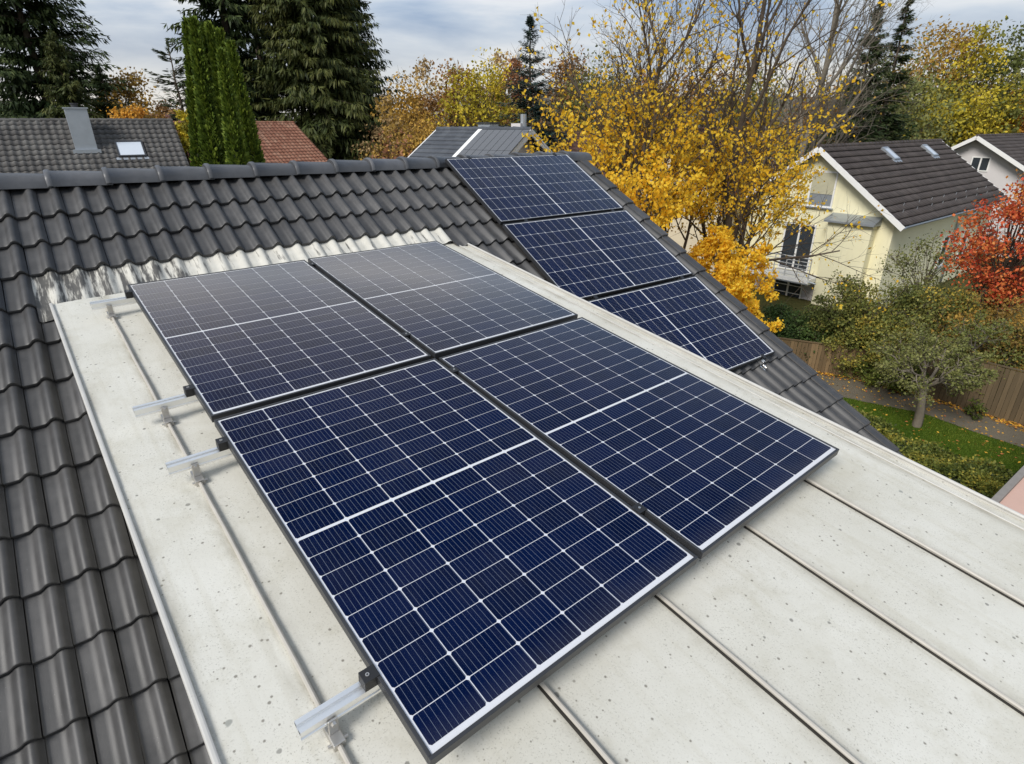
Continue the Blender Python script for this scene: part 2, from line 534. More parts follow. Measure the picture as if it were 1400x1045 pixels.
L['fallen'] = leaf_mat('fallen_leaf', [(0.30, 0.12, 0.03), (0.50, 0.26, 0.03), (0.62, 0.38, 0.05), (0.34, 0.10, 0.05)], 0.1)
L['grass'] = leaf_mat('grass_blades', [(0.045, 0.085, 0.006), (0.075, 0.125, 0.010), (0.13, 0.16, 0.02)], 0.3)


# ---------------------------------------------------------------- the two roof planes
AZ, S1, S2, DAZ = 0.63902, 0.49486, 0.14607, 0.05561


def basis(az, sl):
    al = Vector((math.cos(az), math.sin(az), 0))
    up = Vector((-math.sin(az) * math.cos(sl), math.cos(az) * math.cos(sl), math.sin(sl)))
    return al, up, al.cross(up)


def frame(az, sl, O, off=0.0):
    al, up, n = basis(az, sl)
    m = Matrix((al, up, n)).transposed().to_4x4()
    m.translation = Vector(O) + n * off
    return m


O1 = Vector((-0.6987, 6.5610, 8 - 0.3348))      # top left corner of the upper panel on the tiles
O2 = Vector((-2.4078, 3.5574, 8 - 0.9126))      # top left corner of the four on the dormer
F1p = frame(AZ, S1, O1)                          # panel plane above the tiles
F1 = frame(AZ, S1, O1, -0.135)                   # tile plane
F2p = frame(AZ + DAZ, S2, O2)                    # panel plane above the dormer
F2 = frame(AZ + DAZ, S2, O2, -0.14)              # dormer sheet
E1 = Vector((math.cos(AZ), math.sin(AZ), 0))
E2 = Vector((-math.sin(AZ), math.cos(AZ), 0))
PW, PH = 1.134, 1.722
GAPU, GAPV, GAPM = 0.0260, 0.0380, 0.0380

# dormer outline in its own plane (x across, y up the slope)
DL, DR, DT, DB = -0.40, 2.735, 0.36, -5.0

# ================================================================= OWN HOUSE
ridge_y = 0.10                                   # ridge line in tile-plane coordinates (up the slope)
BASE = F1 @ Vector((-1.0, ridge_y, 0)); BASE.z = 0
house = empty('house', BASE, 0, 'near house with anthracite tiled roof and pale metal dormer roof', 'house')
T0 = Matrix.Translation(-BASE)

# walls under the roof
mb = MB()
UL, UR, VE = -7.0, 1.93, 6.2
n_ridge = F1 @ Vector((0, ridge_y, 0))


def uv1(u, v, h=0.0):
    return F1 @ Vector((u, -v, h))


for (u0, u1) in ((UL + 0.2, UR),):
    prof = []
    for (v, back) in ((VE - 0.5, False), (-ridge_y, False), (VE - 0.5, True)):
        p = uv1(0, v, -0.12)
        if back:
            d = (n_ridge - p).dot(E2)
            p = p + E2 * (2 * d)
        prof.append(p - E1 * p.dot(E1))
    ring = [Vector((prof[0].x, prof[0].y, 0)), prof[0], prof[1], prof[2], Vector((prof[2].x, prof[2].y, 0))]
    a = F1 @ Vector((u0, 0, 0)); b = F1 @ Vector((u1, 0, 0))
    va = [r + E1 * a.dot(E1) for r in ring]; vb = [r + E1 * b.dot(E1) for r in ring]
    mb.add(va + vb, [(0, 1, 2, 3, 4), (9, 8, 7, 6, 5), (0, 5, 6, 1), (4, 3, 8, 9)])
mb.build('wall', M['own_wall'], house, T0)

# roof deck
mb = MB()
mb.box(UL, 2.02, -VE, ridge_y - 0.01, -0.115, -0.02)
roof = mb.build('tiled_roof', M['underlay'], house, T0 @ F1)
backm = MB()
sb = Matrix.Rotation(math.pi, 4, 'Z')
al, up, nn = basis(AZ, S1)
Fb = Matrix((-E1, (-E2 * math.cos(S1) + Vector((0, 0, math.sin(S1)))), (E2 * math.sin(S1) + Vector((0, 0, math.cos(S1)))))).transposed().to_4x4()
Fb.translation = F1 @ Vector((0, ridge_y, 0))
backm.box(-2.02, -UL, -VE, -0.02, -0.115, 0.0)
backm.build('back_slope', M['tile'], house, T0 @ Fb)

TW, GAUGE, ROW0 = 0.148, 0.3165, 0.345


def tile_mesh(w, glen):
    xs = [0.0, 0.035, 0.09, 0.30, 0.44, 0.54, 0.63, 0.72, 0.81, 0.89, 0.955, 1.0]
    zs = [0.003, -0.002, -0.001, 0.0, 0.002, 0.016, 0.033, 0.041, 0.040, 0.030, 0.014, 0.009]
    m = MB()
    W = w - 0.003
    ys = [0.0, 0.006, glen]
    V = []
    for j, y in enumerate(ys):
        t = 0.034 * (1 - y / glen) - (0.004 if j == 0 else 0)
        for x, z in zip(xs, zs):
            V.append((x * W, y, z + t))
    n = len(xs)
    # rounded nose at the lower edge, own vertices so that it stays crisp
    for x, z in zip(xs, zs):
        V.append((x * W, 0.0, z + 0.030))
    for x, z in zip(xs, zs):
        V.append((x * W, -0.004, z + 0.020))
    for x, z in zip(xs, zs):
        V.append((x * W, 0.002, z + 0.006))
    F = []
    for j in range(2):
        for i in range(n - 1):
            F.append((j * n + i, j * n + i + 1, (j + 1) * n + i + 1, (j + 1) * n + i))
    for j in (3, 4):
        for i in range(n - 1):
            F.append((j * n + i, (j + 1) * n + i, (j + 1) * n + i + 1, j * n + i + 1))
    # side skirt
    for side in (0, n - 1):
        k = len(V)
        V += [V[side], V[2 * n + side], (V[2 * n + side][0], V[2 * n + side][1], -0.012), (V[side][0], 0, V[side][2] - 0.03)]
        F.append((k, k + 1, k + 2, k + 3) if side == 0 else (k + 3, k + 2, k + 1, k))
    m.add(V, F)
    return m.mesh('roof_tile', True)


tile_me = tile_mesh(TW, GAUGE + 0.06)
tile_me.materials.append(M['tile'])
rng = random.Random(4)
U0 = -3.80
rest = MB()
n_single = 0
cand = []


def tile_visible(u, v):
    """is the tile's middle in the picture and not under the dormer or the panels"""
    P = uv1(u + TW / 2, v - GAUGE / 2, 0.02)
    q = inview(P, 0.06)
    if q is None or not q[2]:
        return False
    # sight line against the dormer sheet
    A = F2.inverted() @ CAM; B = F2.inverted() @ P
    if A.z * B.z < 0:
        t = A.z / (A.z - B.z); X = A + (B - A) * t
        if DL + 0.06 < X.x < DR - 0.10 and DB < X.y < DT - 0.2:
            return False
    if B.z < -0.06 and DL + 0.1 < B.x < DR - 0.1 and B.y < DT - 0.1:
        return False
    A = F1p.inverted() @ CAM; B = F1p.inverted() @ P
    t = A.z / (A.z - B.z); X = A + (B - A) * t
    if 0.14 < X.x < PH - 0.14 and -(3 * PW + 2 * GAPM) + 0.17 < X.y < -0.17:
        return False
    return True


# the tile columns: bottom row index k has its lower edge at v = ROW0 + k*GAUGE
ncol0 = int((UL - U0) / TW); ncol1 = int((1.93 - U0) / TW)
singles, others = [], []
for k in range(0, 18):
    v = ROW0 + k * GAUGE
    for c in range(ncol0, ncol1 + 1):
        u = U0 + c * TW
        # nothing where the dormer rises out of the roof
        B = F2.inverted() @ uv1(u + TW / 2, v - GAUGE / 2, 0.0)
        if B.z < -0.06 and DL + 0.10 < B.x < DR - 0.10:
            continue
        if k == 3 and -3.66 < u < -0.66:
            continue                               # the flashing lies here
        if k == 4 and -3.56 < u < -3.0:
            continue
        (singles if tile_visible(u, v) else others).append((u, v, k))
singles.sort(key=lambda s: (uv1(s[0], s[1]) - CAM).length)
if len(singles) > 300:
    others += singles[300:]
    singles = singles[:300]
for (u, v, k) in singles:
    m_ = Matrix.Translation((u + rng.uniform(-0.0012, 0.0012), -v + rng.uniform(-0.005, 0.005), rng.uniform(0, 0.004))) @ Matrix.Rotation(rng.uniform(-0.008, 0.008), 4, 'Z')
    obj('roof_tile', tile_me, None, roof, m_)
tv = np.array([v.co[:] for v in tile_me.vertices]); tf = [tuple(p.vertices) for p in tile_me.polygons]
tf = np.array([f for f in tf if len(f) == 4])
VV, FF = [], []
for i, (u, v, k) in enumerate(others):
    VV.append(tv + np.array([u, -v, rng.uniform(0, 0.003)])); FF.append(tf + i * len(tv))
if VV:
    o = obj('remaining_tiles', fast_mesh('remaining_tiles', np.concatenate(VV), np.concatenate(FF), True), M['tile'], roof)
    tag(o, kind='stuff')
print('tiles single', len(singles), 'joined', len(others))

# ridge caps: every left end rides over the end of the one before
CAPL = 0.370


def cap_mesh():
    m = MB()
    n = 10
    V, F = [], []
    rings = [(0.0, 1.10, 0.0), (0.012, 1.14, 0.004), (0.034, 1.14, 0.004), (0.040, 1.08, 0.0), (0.22, 1.03, -0.004), (0.415, 0.96, -0.010)]
    for (x, s, dz) in rings:
        for k in range(n + 1):
            a = math.pi * k / n
            yy = -math.cos(a) * 0.124 * s
            zz = (math.sin(a) ** 0.75) * 0.098 * s + dz - 0.055 + 0.0
            V.append((x, yy, zz))
    for i in range(len(rings) - 1):
        for k in range(n):
            F.append((i * (n + 1) + k, (i + 1) * (n + 1) + k, (i + 1) * (n + 1) + k + 1, i * (n + 1) + k + 1))
    k0 = len(V)
    V += V[:n + 1]
    V += [(0.004, y * 0.86, z * 0.86 - 0.014) for (x, y, z) in V[:n + 1]]
    for k in range(n):
        F.append((k0 + k, k0 + k + 1, k0 + n + 1 + k + 1, k0 + n + 1 + k))
    m.add(V, F)
    return m.mesh('ridge_cap', True)


cap_me = cap_mesh(); cap_me.materials.append(M['ridge'])
Rf = Matrix((E1, E2, Vector((0, 0, 1)))).transposed().to_4x4()
Rf.translation = F1 @ Vector((0, ridge_y + 0.01, 0.045))
inv_roof = (F1).inverted()
u = -3.426 - CAPL * 5
while u < 2.0:
    m_ = inv_roof @ Rf @ Matrix.Translation((u, 0, rng.uniform(-0.003, 0.003))) @ Matrix.Rotation(rng.uniform(-0.008, 0.008), 4, 'Z')
    obj('ridge_cap', cap_me, None, roof, m_)
    u += CAPL
# closing disc at the gable end of the ridge
mb = MB(); V = [(0, -math.cos(math.pi * k / 10) * 0.11, math.sin(math.pi * k / 10) ** 0.75 * 0.085 - 0.06) for k in range(11)]
mb.add(V + [(0.012, y, z) for (_, y, z) in V], [tuple(range(10, -1, -1)), tuple(range(11, 22))] + [(k, k + 1, k + 12, k + 11) for k in range(10)])
mb.build('ridge_end', M['ridge'], roof, inv_roof @ Rf @ Matrix.Translation((2.1, 0, 0)))

# verge tiles along the right gable
mb = MB()
mb.box(0, 0.085, -0.004, GAUGE + 0.05, 0.0, 0.045)
mb.box(0.085, 0.112, -0.004, GAUGE + 0.05, -0.11, 0.0452)
verge_me = mb.mesh('verge_tile'); verge_me.materials.append(M['tile'])
for k in range(0, 18):
    v = ROW0 + k * GAUGE
    ang = Matrix.Rotation(-0.075, 4, 'X')
    o = obj('verge_tile', verge_me, None, roof, Matrix.Translation((1.955, -v, 0.038)) @ ang)
    b = o.modifiers.new('bevel', 'BEVEL'); b.width = 0.012; b.segments = 2

# ---------------------------------------------------------------- dormer
mb = MB()
top = [F2 @ Vector(p) for p in ((DL + 0.03, DT - 0.1, -0.03), (DR - 0.03, DT - 0.1, -0.03), (DR - 0.03, DB + 0.25, -0.03), (DL + 0.03, DB + 0.25, -0.03))]
bot = [Vector((p.x, p.y, p.z - h)) for p, h in zip(top, (0.4, 0.4, 3.2, 3.2))]
mb.add(top + bot, [(0, 3, 2, 1), (0, 1, 5, 4), (1, 2, 6, 5), (2, 3, 7, 6), (3, 0, 4, 7), (4, 5, 6, 7)])
dormer = mb.build('dormer', M['own_wall'], house, T0)
TD = F2                                          # dormer children are placed in world terms: parent has a pure shift
seams = [-0.135, 0.42, 0.985, 1.59, 2.125]
edges = [DL] + seams + [DR]
topv = lambda u: 0.22 + 0.06 * (u - DL)          # upper end of the sheets follows the tiles
for i in range(len(edges) - 1):
    a, b = edges[i], edges[i + 1]
    m = MB()
    e = 0.0015
    ny = 24
    V, F = [], []
    for j in range(ny + 1):
        for kx in range(5):
            x = a + e + (b - a - 2 * e) * kx / 4
            y0, y1 = DB, topv(x)
            y = y0 + (y1 - y0) * j / ny
            z = (0.0030 * math.sin(y * 3.1 + i * 2) + 0.0018 * math.sin(y * 7.3 + i)) * math.sin(math.pi * kx / 4)
            V.append((x, y, z))
    for j in range(ny):
        for kx in range(4):
            q = j * 5 + kx
            F.append((q, q + 1, q + 6, q + 5))
    n0 = len(V)
    V += [(x, y, z - 0.02) for (x, y, z) in V[:5]]
    F += [(kx + 1, kx, n0 + kx, n0 + kx + 1) for kx in range(4)]
    m.add(V, F)
    m.build('roof_sheet', M['sheet'], dormer, TD, True)
for i, s in enumerate(seams):
    m = MB()
    y1 = topv(s) - (0.16 if i == 0 else 0.05)
    m.box(s - 0.0025, s + 0.0025, DB - 0.005, y1, -0.003, 0.012)
    pts = [(s + 0.0012 * math.sin(j * 1.7 + i), DB - 0.006 + (y1 - DB) * j / 30, 0.0125) for j in range(31)]
    m.tube(pts, 0.0075, 8)
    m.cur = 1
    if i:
        m.box(s - 0.0125, s - 0.0028, DB - 0.004, y1, 0.0005, 0.0035)  # dark strip paints the seam's shaded left side and its dirty gap
    m.build('standing_seam', [M['seam'], M['shade_grime']], dormer, TD, False)
# side trims
m = MB()
y = DB
k = 0
rr = random.Random(2)
while y < topv(DL) - 0.02:
    y2 = min(y + 1.05, topv(DL) - 0.01)
    m = MB()
    m.box(DL - 0.010, DL + 0.009, y, y2 + 0.012, -0.05, 0.014 + 0.0015 * (k % 2))
    m.build('edge_trim', M['trim'], dormer, TD, bevel=0.006)
    y = y2 + 0.001
    k += 1
m = MB()
m.box(DR - 0.009, DR - 0.002, DB, topv(DR) - 0.05, -0.09, 0.018)
m.tube([(DR - 0.007, DB, 0.020), (DR - 0.007, topv(DR) - 0.05, 0.020)], 0.009, 10)
m.tube([(DR - 0.075, DB, 0.002), (DR - 0.075, topv(DR) - 0.05, 0.002)], 0.004, 8)
m.build('edge_trim', M['trim'], dormer, TD)

# flashing dressed over the row of tiles above the dormer
m = MB()
V, F = [], []
u0, u1 = -3.655, -0.44
nx = int((u1 - u0) / TW * 12)
prof_x = [0.0, 0.035, 0.09, 0.30, 0.44, 0.54, 0.63, 0.72, 0.81, 0.89, 0.955, 1.0]
prof_z = [0.003, -0.002, 0.0, 0.0015, 0.004, 0.016, 0.030, 0.0365, 0.0355, 0.027, 0.014, 0.009]
vtop = ROW0 + 2 * GAUGE - 0.03
rows = 7
for i in range(nx + 1):
    u = u0 + (u1 - u0) * i / nx
    t = ((u - U0) / TW) % 1.0
    z = float(np.interp(t, prof_x, prof_z))
    # lower end: where the tile plane meets the dormer sheet
    lo = 1.44 - 0.26 * (u - u0) / (u1 - u0)
    for j in range(rows):
        v = vtop + (lo - vtop) * j / (rows - 1)
        fl = max(0.0, 1 - (j / (rows - 1)) * 0.45)
        lf = min(1.0, max(0.0, (-3.38 - u) / 0.12))          # rides over the tile at the left end
        V.append((u, -v, z * (fl + (1 - fl) * lf) + 0.004 + (0.016 + 0.016 * lf) * j / rows))
for i in range(nx):
    for j in range(rows - 1):
        q = i * rows + j
        F.append((q, q + 1, q + rows + 1, q + rows))
m.add(V, F)
fl = m.build('flashing', M['flashing'], dormer, F1, True)

# ================================================================= SOLAR PANELS
def poly_prism(m, pts, z0, z1):
    n = len(pts)
    m.add([(x, y, z0) for x, y in pts] + [(x, y, z1) for x, y in pts],
          [tuple(range(n))[::-1], tuple(range(n, 2 * n))] + [(k, (k + 1) % n, n + (k + 1) % n, n + k) for k in range(n)])


LIP, MS, MT, MBOT = 0.011, 0.0075, 0.009, 0.019
GX, GY, MID = 0.0032, 0.0028, 0.0135
CW = (PW - 2 * LIP - 2 * MS - 5 * GX) / 6
CH = (PH - 2 * LIP - MT - MBOT - MID - 16 * GY) / 18
m = MB(); c = 0.0060
poly_prism(m, [(c, 0), (CW - c, 0), (CW, c), (CW, CH - c), (CW - c, CH), (c, CH), (0, CH - c), (0, c)], 0, 0.0006)
cell_me = m.mesh('solar_cell'); cell_me.materials.append(M['cell'])
m = MB()
m.box(0, PW, 0, LIP, -0.035, 0); m.box(0, PW, PH - LIP, PH, -0.035, 0)
m.box(0, LIP, LIP, PH - LIP, -0.035, -0.0002); m.box(PW - LIP, PW, LIP, PH - LIP, -0.035, -0.0002)
frame_me = m.mesh('frame'); frame_me.materials.append(M['frame'])
m = MB(); m.box(LIP, PW - LIP, LIP, PH - LIP, -0.008, -0.0045)
back_me = m.mesh('backsheet'); back_me.materials.append(M['white_sheet'])
m = MB(); m.add([(LIP, LIP, -0.0014), (PW - LIP, LIP, -0.0014), (PW - LIP, PH - LIP, -0.0014), (LIP, PH - LIP, -0.0014)], [(0, 1, 2, 3)])
glass_me = m.mesh('glass'); glass_me.materials.append(M['glass'])


def solar_panel(Mw, label, group):
    """Mw: world matrix of the panel's lower left corner, top face at z = 0"""
    e = empty('solar_panel', (0, 0, 0), 0, label, 'solar panel', group)
    e.matrix_basis = Mw
    o = obj('frame', frame_me, None, e)
    b = o.modifiers.new('bevel', 'BEVEL'); b.width = 0.0015; b.segments = 2
    obj('backsheet', back_me, None, e)
    for r in range(18):
        y = LIP + MBOT + r * (CH + GY) + (MID - GY if r >= 9 else 0)
        for k in range(6):
            obj('solar_cell', cell_me, None, e, Matrix.Translation((LIP + MS + k * (CW + GX), y, -0.0044)))
    obj('glass', glass_me, None, e)
    return e


g1 = 'solar panels on the pale dormer roof'
rp = random.Random(5)


def wob():
    return Matrix.Rotation(rp.uniform(-0.004, 0.004), 4, 'X') @ Matrix.Rotation(rp.uniform(-0.004, 0.004), 4, 'Y')


for (i, j, lab) in ((0, 0, 'purplish solar panel at the back of the pale dormer roof, nearest the left tiles'),
                    (1, 0, 'greyish reflecting solar panel at the far right of the four on the pale roof'),
                    (0, 1, 'nearest and largest blue solar panel at the front of the pale roof'),
                    (1, 1, 'dark blue solar panel at the front right of the pale roof')):
    x = i * (PW + GAPU); y = -(j * (PH + GAPV) + PH)
    solar_panel(F2p @ Matrix.Translation((x, y, 0)) @ wob(), lab, g1)
g2 = 'solar panels on the dark tiled slope'
for k, lab in enumerate(('topmost dark solar panel touching the ridge on the tiled slope',
                         'middle solar panel of the column of three on the tiled slope',
                         'lowest solar panel of the column on the tiled slope above the silver hook')):
    y = -(k * (PW + GAPM) + PW)
    # landscape: turn a quarter
    Mx = F1p @ Matrix.Translation((PH, y, 0)) @ Matrix.Rotation(math.pi / 2, 4, 'Z') @ wob()
    solar_panel(Mx, lab, g2)

# ---------------------------------------------------------------- mounting rails
def rail_profile(m, x0, x1, w=0.040, z0=-0.075, z1=-0.036):
    # two top lips with a slot between, ribbed flanks
    pr = [(-w / 2, z0), (w / 2, z0), (w / 2, z0 + 0.008), (w / 2 - 0.003, z0 + 0.010), (w / 2 - 0.003, z0 + 0.020), (w / 2, z0 + 0.022), (w / 2, z1), (0.006, z1), (0.006, z1 - 0.012), (-0.006, z1 - 0.012), (-0.006, z1), (-w / 2, z1), (-w / 2, z0 + 0.022), (-w / 2 + 0.003, z0 + 0.020), (-w / 2 + 0.003, z0 + 0.010), (-w / 2, z0 + 0.008)]
    n = len(pr)
    V = [(x0, a, b) for a, b in pr] + [(x1, a, b) for a, b in pr]
    F = [(k, (k + 1) % n, n + (k + 1) % n, n + k) for k in range(n)]
    m.add(V, F)
    # end cap recessed walls
    for x in (x0, x1):
        m.add([(x, -w / 2, z0), (x, w / 2, z0), (x, w / 2, z1 - 0.013), (x, -w / 2, z1 - 0.013)], [(0, 1, 2, 3)])


def clamp_mesh():
    m = MB()
    m.box(-0.036, -0.001, -0.02, 0.02, -0.0355, -0.004)
    m.box(-0.036, 0.008, -0.02, 0.02, -0.004, 0.0035)
    m.cur = 1
    m.tube([(-0.019, 0, 0.0035), (-0.019, 0, 0.0062)], 0.0058, 10)
    m.cur = 0
    m.tube([(-0.019, 0, 0.0064), (-0.019, 0, 0.0066)], 0.0028, 6)
    return m.mesh('end_clamp')


clamp_me = clamp_mesh(); clamp_me.materials.append(M['black']); clamp_me.materials.append(M['steel'])
m = MB()
m.box(-GAPU / 2 - 0.009, GAPU / 2 + 0.009, -0.022, 0.022, 0.0006, 0.004); m.box(-0.008, 0.008, -0.022, 0.022, -0.036, 0.0006)
m.cur = 1; m.tube([(0, 0, 0.004), (0, 0, 0.0065)], 0.0055, 10)
mid_me = m.mesh('mid_clamp'); mid_me.materials.append(M['black']); mid_me.materials.append(M['steel'])
rails_v = [(0.115, 'aluminium rail end at the top of the array, nearest the white flashing'),
           (1.435, 'aluminium rail end sticking out below the middle of the back left panel'),
           (1.925, 'aluminium rail end just below the gap between back and front panels'),
           (3.195, 'nearest aluminium rail end beside the lowest corner of the front panel')]
for k, (v, lab) in enumerate(rails_v):
    e = empty('mounting_rail', (0, 0, 0), 0, lab, 'mounting rail', 'mounting rails under the dormer panels')
    x0 = (-0.222, -0.250, -0.228, -0.218)[k]
    e.matrix_basis = F2p @ Matrix.Translation((x0, -v, 0))
    m = MB(); rail_profile(m, 0, 2.26 - x0)
    m.build('rail', M['aluminium'], e)
    obj('end_clamp', clamp_me, None, e, Matrix.Translation((-x0, 0, 0)))
    obj('mid_clamp', mid_me, None, e, Matrix.Translation((-x0 + PW + GAPU / 2, 0, 0)))
    # bracket that grips the standing seam
    sx = seams[0] - x0
    m = MB()
    m.box(sx - 0.017, sx - 0.005, -0.062, 0.02, -0.141, -0.118); m.box(sx + 0.005, sx + 0.017, -0.062, 0.02, -0.141, -0.118)
    m.box(sx - 0.017, sx + 0.017, -0.062, 0.02, -0.118, -0.112)
    m.box(sx - 0.014, sx + 0.014, -0.029, -0.0225, -0.112, -0.052)
    b = m.build('seam_bracket', M['steel'], e, None, bevel=0.002)
    m = MB()
    m.tube([(sx - 0.027, -0.045, -0.129), (sx + 0.029, -0.045, -0.129)], 0.0045, 8)
    m.tube([(sx, -0.040, -0.062), (sx, -0.020, -0.062)], 0.008, 6)
    m.build('bolt', M['steel'], b)
    for s in seams[1:4]:
        q = s - x0
        m = MB(); m.box(q - 0.02, q + 0.02, -0.04, 0.03, -0.142, -0.076)
        m.build('seam_bracket', M['aluminium'], e)
# rails under the column on the tiles, with roof hooks
for k, (uu, lab) in enumerate(((0.30, 'aluminium rail under the left side of the panels on the tiled slope'),
                               (1.52, 'aluminium rail with silver roof hook below the lowest panel on the tiles'))):
    e = empty('mounting_rail', (0, 0, 0), 0, lab, 'mounting rail', 'mounting rails on the tiled slope')
    Lr = 3 * PW + 2 * GAPM
    e.matrix_basis = F1p @ Matrix.Translation((uu, 0, 0)) @ Matrix.Rotation(-math.pi / 2, 4, 'Z')
    m = MB(); rail_profile(m, 0.03, Lr + 0.035)
    m.build('rail', M['aluminium'], e)
    for xx in (0.5, 1.6, 2.7, Lr + 0.06):
        m = MB()
        m.box(xx - 0.10, xx + 0.012, -0.016, 0.016, -0.105, -0.098)
        m.box(xx, xx + 0.012, -0.016, 0.016, -0.098, -0.060)
        m.box(xx - 0.012, xx + 0.03, -0.028, 0.028, -0.112, -0.105)
        h = m.build('roof_hook', M['aluminium'], e, None, bevel=0.002)
        m = MB(); m.tube([(xx - 0.01, 0, -0.068), (xx + 0.03, 0, -0.068)], 0.007, 6); m.build('bolt', M['steel'], h)
    for v in (0.0, PW + GAPM / 2, 2 * PW + 1.5 * GAPM, Lr):
        m = MB(); m.box(v - 0.024, v + 0.024, -0.02, 0.02, 0.0006, 0.004); m.box(v - 0.008, v + 0.008, -0.02, 0.02, -0.036, 0.0006)
        m.build('mid_clamp', M['black'], e)

# ================================================================= GROUND
def grass_ground():
    t = NT('rough_grass')
    co = t.coord()
    f = t.noise(co, 0.35, 7, 0.65)
    c = t.mix(f, (0.045, 0.055, 0.014), (0.085, 0.075, 0.028))
    c = t.mix(t.ramp(t.noise(co, 4, 6), [(0.45, 0.0), (0.7, 0.6)]), c, (0.11, 0.085, 0.03))
    t.set(Base_Color=c, Roughness=0.95, Specular_IOR_Level=0.1)
    t.bump(t.noise(co, 30, 5), 0.6, 0.05)
    return t.m


def lawn_mat():
    t = NT('lawn')
    co = t.coord()
    f = t.noise(co, 1.1, 6, 0.6)
    c = t.mix(t.ramp(f, [(0.3, 0.0), (0.7, 1.0)]), (0.040, 0.078, 0.006), (0.085, 0.125, 0.012))
    c = t.mix(t.ramp(t.noise(co, 26, 4), [(0.4, 0.0), (0.75, 0.55)]), c, (0.028, 0.055, 0.006))
    t.set(Base_Color=c, Roughness=0.95, Specular_IOR_Level=0.1)
    t.bump(t.noise(co, 70, 4), 0.7, 0.03)
    return t.m


def path_mat():
    t = NT('gravel_path')
    co = t.coord()
    c = t.mix(t.noise(co, 1.3, 6, 0.6), (0.10, 0.085, 0.062), (0.17, 0.145, 0.105))
    c = t.mix(t.ramp(t.noise(co, 60, 4), [(0.45, 0.0), (0.7, 0.5)]), c, (0.22, 0.20, 0.16))
    t.set(Base_Color=c, Roughness=0.95, Specular_IOR_Level=0.15)
    t.bump(t.noise(co, 90, 4), 0.6, 0.02)
    return t.m


M['ground'] = grass_ground(); M['lawn'] = lawn_mat(); M['path'] = path_mat()
N = 48
xs = np.sign(np.linspace(-1, 1, N)) * np.abs(np.linspace(-1, 1, N)) ** 2.5 * 1500
g = np.array([(x, y + 60, -0.02) for y in xs for x in xs])
fq = np.array([(j * N + i, j * N + i + 1, (j + 1) * N + i + 1, (j + 1) * N + i) for j in range(N - 1) for i in range(N - 1)])
tag(obj('ground', fast_mesh('ground', g, fq), M['ground']), 'rough grassy ground of the gardens', None, None, 'structure')


def sheet(name, pts, z, mat, label):
    m = MB(); n = len(pts)
    m.add([(x, y, z) for x, y in pts], [tuple(range(n))])
    return tag(m.build(name, mat), label, None, None, 'structure')


lawn_edge = [(9.2, 18.0), (10.0, 17.0), (10.97, 16.31), (12.35, 15.47), (13.07, 14.29), (13.72, 13.44), (14.6, 12.2), (16.2, 9.8)]
path_far = [(17.6, 10.4), (15.8, 12.7), (14.9, 14.1), (13.95, 15.75), (12.8, 17.2), (11.7, 18.3), (10.6, 18.7), (9.6, 19.2)]
sheet('lawn', [(6.5, 17.6)] + lawn_edge + [(16.0, 5.0), (10.0, 6.0), (7.5, 12.0)], 0.004, M['lawn'], 'mown green lawn around the small garden tree')
sheet('path', lawn_edge + path_far, 0.012, M['path'], 'brown gravel path between lawn and fence')

# hills on the horizon
hr = np.random.default_rng(7)
m = MB(); V = []; F = []
nh = 90
for i in range(nh + 1):
    a = R(-62) + R(124) * i / nh
    d = 520
    h = 13 + 9 * math.sin(i * 0.13 + 1) + 4 * math.sin(i * 0.41) + hr.uniform(-1, 1)
    V += [(math.sin(a) * d, math.cos(a) * d, -1), (math.sin(a) * (d + 60), math.cos(a) * (d + 60), max(4, h * 1.6)), (math.sin(a) * (d + 160), math.cos(a) * (d + 160), -1)]
for i in range(nh):
    F += [(3 * i, 3 * i + 3, 3 * i + 4, 3 * i + 1), (3 * i + 1, 3 * i + 4, 3 * i + 5, 3 * i + 2)]
m.add(V, F)
M['hill'] = plain('far_wooded_hill', (0.10, 0.095, 0.075), 1.0, 0, 0.4, 0.06)
tag(m.build('hills', M['hill'], smooth=True), 'low wooded hills far behind the houses', None, None, 'structure')

# ================================================================= HOUSES NEARBY
def roof_tiles(Lx, Ly, gauge=0.34, tw=0.30, hump=0.035, lip=0.03, ns=5, seed=0):
    """real stepped, rolled tile rows as one mesh, lower left corner at the origin"""
    nrow = max(1, int(round(Ly / gauge))); gauge = Ly / nrow
    ncol = max(1, int(round(Lx / tw))); tw = Lx / ncol
    prof = 0.5 - 0.5 * np.cos(np.linspace(0, 2 * np.pi, ns, endpoint=False))
    prof = prof ** 1.6
    x = (np.arange(ncol * ns + 1)) * tw / ns
    z = np.append(np.tile(prof, ncol), prof[0]) * hump
    r = np.random.default_rng(seed)
    V, F = [], []
    n = len(x)
    for k in range(nrow):
        jz = np.repeat(r.normal(0, 0.003, ncol), ns); jz = np.append(jz, jz[-1])
        jy = np.repeat(r.normal(0, 0.006, ncol), ns); jy = np.append(jy, jy[-1])
        y0 = k * gauge
        b = 3 * n * k
        V.append(np.c_[x, y0 + jy, z + lip - 0.03]); V.append(np.c_[x, y0 + jy - 0.002, z + lip + jz]); V.append(np.c_[x, np.full(n, y0 + gauge), z * 0.9 + 0.002])
        i = np.arange(n - 1)
        F.append(np.c_[b + i, b + i + 1, b + n + i + 1, b + n + i]); F.append(np.c_[b + n + i, b + n + i + 1, b + 2 * n + i + 1, b + 2 * n + i])
    return fast_mesh('roof_tiles', np.concatenate(V), np.concatenate(F), False)


